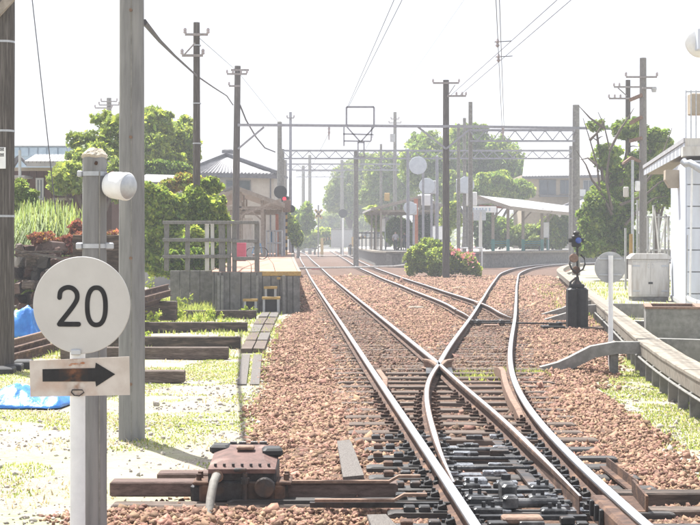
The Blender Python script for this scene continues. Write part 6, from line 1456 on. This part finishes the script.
# trees behind the platforms
tree('broad_tree','broad green tree behind the dark centre pole',185,[(430,165,30,26),(465,158,30,24,3),(500,165,26,26,2),(452,188,30,16,-3),(490,190,30,14,-3),(425,145,18,12,2),(470,140,22,12,3),(515,180,16,20)],20000,.48,'green_leaf',171,.5,base=465,second=('pale_leaf',9000))
tree('broad_tree','dark green tree mass behind the long shelter roof',165,[(495,185,18,12),(520,190,14,10,1),(470,195,14,10)],6500,.42,'green_leaf',176,.3,base=495,second=('bright_leaf',2500))
tree('pale_tree','hazy pale tree beyond the level crossing, left one',260,[(345,185,16,18),(362,175,18,20,5),(335,200,12,14),(352,205,16,12)],7000,.6,'pale_leaf',181,.5,base=352)
tree('pale_tree','hazy pale tree between the crossing and the island shelter',215,[(384,172,20,20),(400,188,18,18,3),(376,195,16,14),(394,205,16,12)],9000,.5,'pale_leaf',186,.45,base=388,second=('green_leaf',3500))
tree('leafy_bush','small green tree beside the left end of the island shelter',150,[(373,215,7,9),(378,224,5,7)],1600,.32,'bright_leaf',191,.12,'bush',base=374,zb=1.0)
tree('leafy_bush','green bush seen between mirror posts and the long shelter',128,[(452,216,8,14),(445,228,7,10)],2200,.28,'bright_leaf',194,.1,'bush',base=450,zb=1.0)
for k,(px,py,rx,ry,m,lab) in enumerate(((500,232,14,14,'green_leaf','dark green hedge tree under the left half of the long shelter'),(528,236,16,12,'pale_leaf','grey green hedge under the middle of the long shelter'),(553,232,12,16,'bright_leaf','yellow green hedge under the right end of the long shelter'),(572,228,12,16,'green_leaf','green hedge right of the long shelter'),(486,230,12,18,'dark_leaf','dark hedge tree left of the station name board'),(430,228,18,18,'dark_leaf','dark hedge tree behind the mirror posts'),(398,232,14,14,'green_leaf','green hedge tree seen under the left island shelter'))):
    tree('hedge_bush',lab,154-k,[(px,py,rx,ry),(px+6,py+6,rx*.7,ry*.7,-1)],4200,.32,m,200+k*3,.12,'bush',base=px,zb=.8,group='hedge behind the long shelter')
tree('leafy_bush','sunlit green bank growing left of the level crossing',228,[(310,240,8,8),(322,236,10,8),(300,243,8,6),(330,240,6,6)],4200,.42,'bright_leaf',221,.15,'bush',base=315)
tree('leafy_bush','green shrub beside the red signal on the left',118,[(293,228,6,10),(297,238,6,8),(288,218,4,6)],2400,.26,'bright_leaf',225,.09,'bush',base=293,second=('dark_leaf',900),zb=.2)
tree('leafy_tree','dim green tree behind the red signal',190,[(303,222,12,14),(290,226,10,12)],3200,.42,'green_leaf',228,.2,base=298)
tree('leafy_tree','distant green tree line right of the crossing',320,[(330,222,14,10),(360,222,16,10),(385,220,16,12)],4800,.7,'pale_leaf',231,.4,base=358)
# right: evergreen with bare branches
rt = tree('evergreen_tree','dark evergreen tree with bare twisted limbs behind the switch stand',84,[(612,215,22,24),(600,238,20,14),(618,178,16,18,2),(640,170,18,20,3),(606,158,14,14,1),(655,140,14,12,3),(630,130,18,10,2),(596,205,12,14,-1),(628,240,12,12,-1),(596,126,9,6,1),(592,228,14,20,-1),(600,200,14,14),(622,205,16,18),(590,245,12,10,-1.5)],20000,.20,'green_leaf',241,.22,base=612,second=('pale_leaf',8000))
rg_ = random.Random(5); mb = MB()
for pts in (((612,215),(600,190),(597,165),(590,140),(583,118)),((612,210),(606,180),(610,150),(604,125),(598,112)),((600,190),(592,180),(586,165),(576,150)),((610,150),(620,130),(628,118),(634,108)),((640,190),(655,170),(664,150),(672,128)),((597,165),(588,158),(580,160)),((604,128),(590,118),(578,105)),((620,205),(645,195),(660,182),(670,178)),((625,225),(640,208),(655,198),(668,196)),((590,140),(598,132),(605,118))):
    mb.tube([P(a,b,82.5+.3*i) for i,(a,b) in enumerate(pts)],[.085-.07*i/(len(pts)-1) for i in range(len(pts))],6)
mb.build('bare_limb','bark',rt,True)
tree('evergreen_tree','bright green top of the tree behind the white building',95,[(655,165,14,18),(665,150,10,10),(650,195,14,18),(668,190,8,18)],5500,.20,'green_leaf',251,.2,base=655,second=('bright_leaf',2500))
tree('leafy_bush','low dark hedge between the switch stand and the cabinet',90,[(590,248,14,9),(610,250,14,8),(628,248,8,9)],4200,.18,'green_leaf',256,.06,'bush',base=605,second=('dark_leaf',2600),fork=.15)
# slim weeds among the sleepers on the left
def weed(px,py,h,seed,where):
    c = GD(px,py,GZ); t = thing('weed_plant','weed plant '+where,'weed',c,'weeds among the sleepers'); mb = MB(); rg = random.Random(seed); tips = []
    for k in range(5):
        e = c+Vector((rg.uniform(-.25,.25),rg.uniform(-.2,.2),h*rg.uniform(.6,1))); mb.tube([c,c.lerp(e,.5)+Vector((rg.uniform(-.05,.05),0,.05)),e],[.008,.006,.003],4); tips.append((e,(.08,.08,h*.25))); tips.append((c.lerp(e,.6),(.07,.07,h*.2)))
    mb.build('stem','green_leaf',t); leaf_cloud('leaves',tips,220,.06,'bright_leaf',seed,t,4)
for k,(px,py,h,wh) in enumerate(((153,330,.5,'right beside the tall concrete pole at the second sleeper'),(160,318,.7,'leafy and tall beside the farthest sleeper'),(172,325,.4,'between the two farthest sleepers near the tall pole'),(200,328,.3,'small in the middle before the second sleeper'),(215,322,.3,'small in the middle behind the second sleeper'),(184,312,.45,'just behind the farthest sleeper'),(149,300,.9,'tallest one, beside the rails stacked behind the tall pole'),(226,330,.25,'low one near the right end of the second sleeper'),(250,316,.25,'low one at the foot of the smallest yellow step'),(148,345,.3,'low one between tall pole and third sleeper'),(12,330,.5,'growing in front of the blue tarp by the dark pole'))): weed(px,py,h,300+k,wh)

dt = leaf_cloud('distant_trees',[(Vector((x,430+20*math.sin(x),3)),(14,8,6+3*math.sin(x*.37))) for x in range(-110,190,18)],16000,1.1,'pale_leaf',401,None); dt['kind'] = 'stuff'
tag(dt,'pale hazy belt of distant trees along the horizon','trees')
# ------------------------------------------------------------------ summer haze
hm = bpy.data.materials.new('haze_air'); hm.use_nodes = True; hn = hm.node_tree.nodes; hn.clear(); ho = hn.new('ShaderNodeOutputMaterial'); hv = hn.new('ShaderNodeVolumePrincipled')
hv.inputs['Color'].default_value = (.93,.95,1,1); hv.inputs['Density'].default_value = .0012; hm.node_tree.links.new(hv.outputs[0],ho.inputs['Volume']); MATS['haze_air'] = hm
MB().box(-320,320,-30,520,-1.6,24).build('haze','haze_air',kind='stuff',base=(0,0,0))
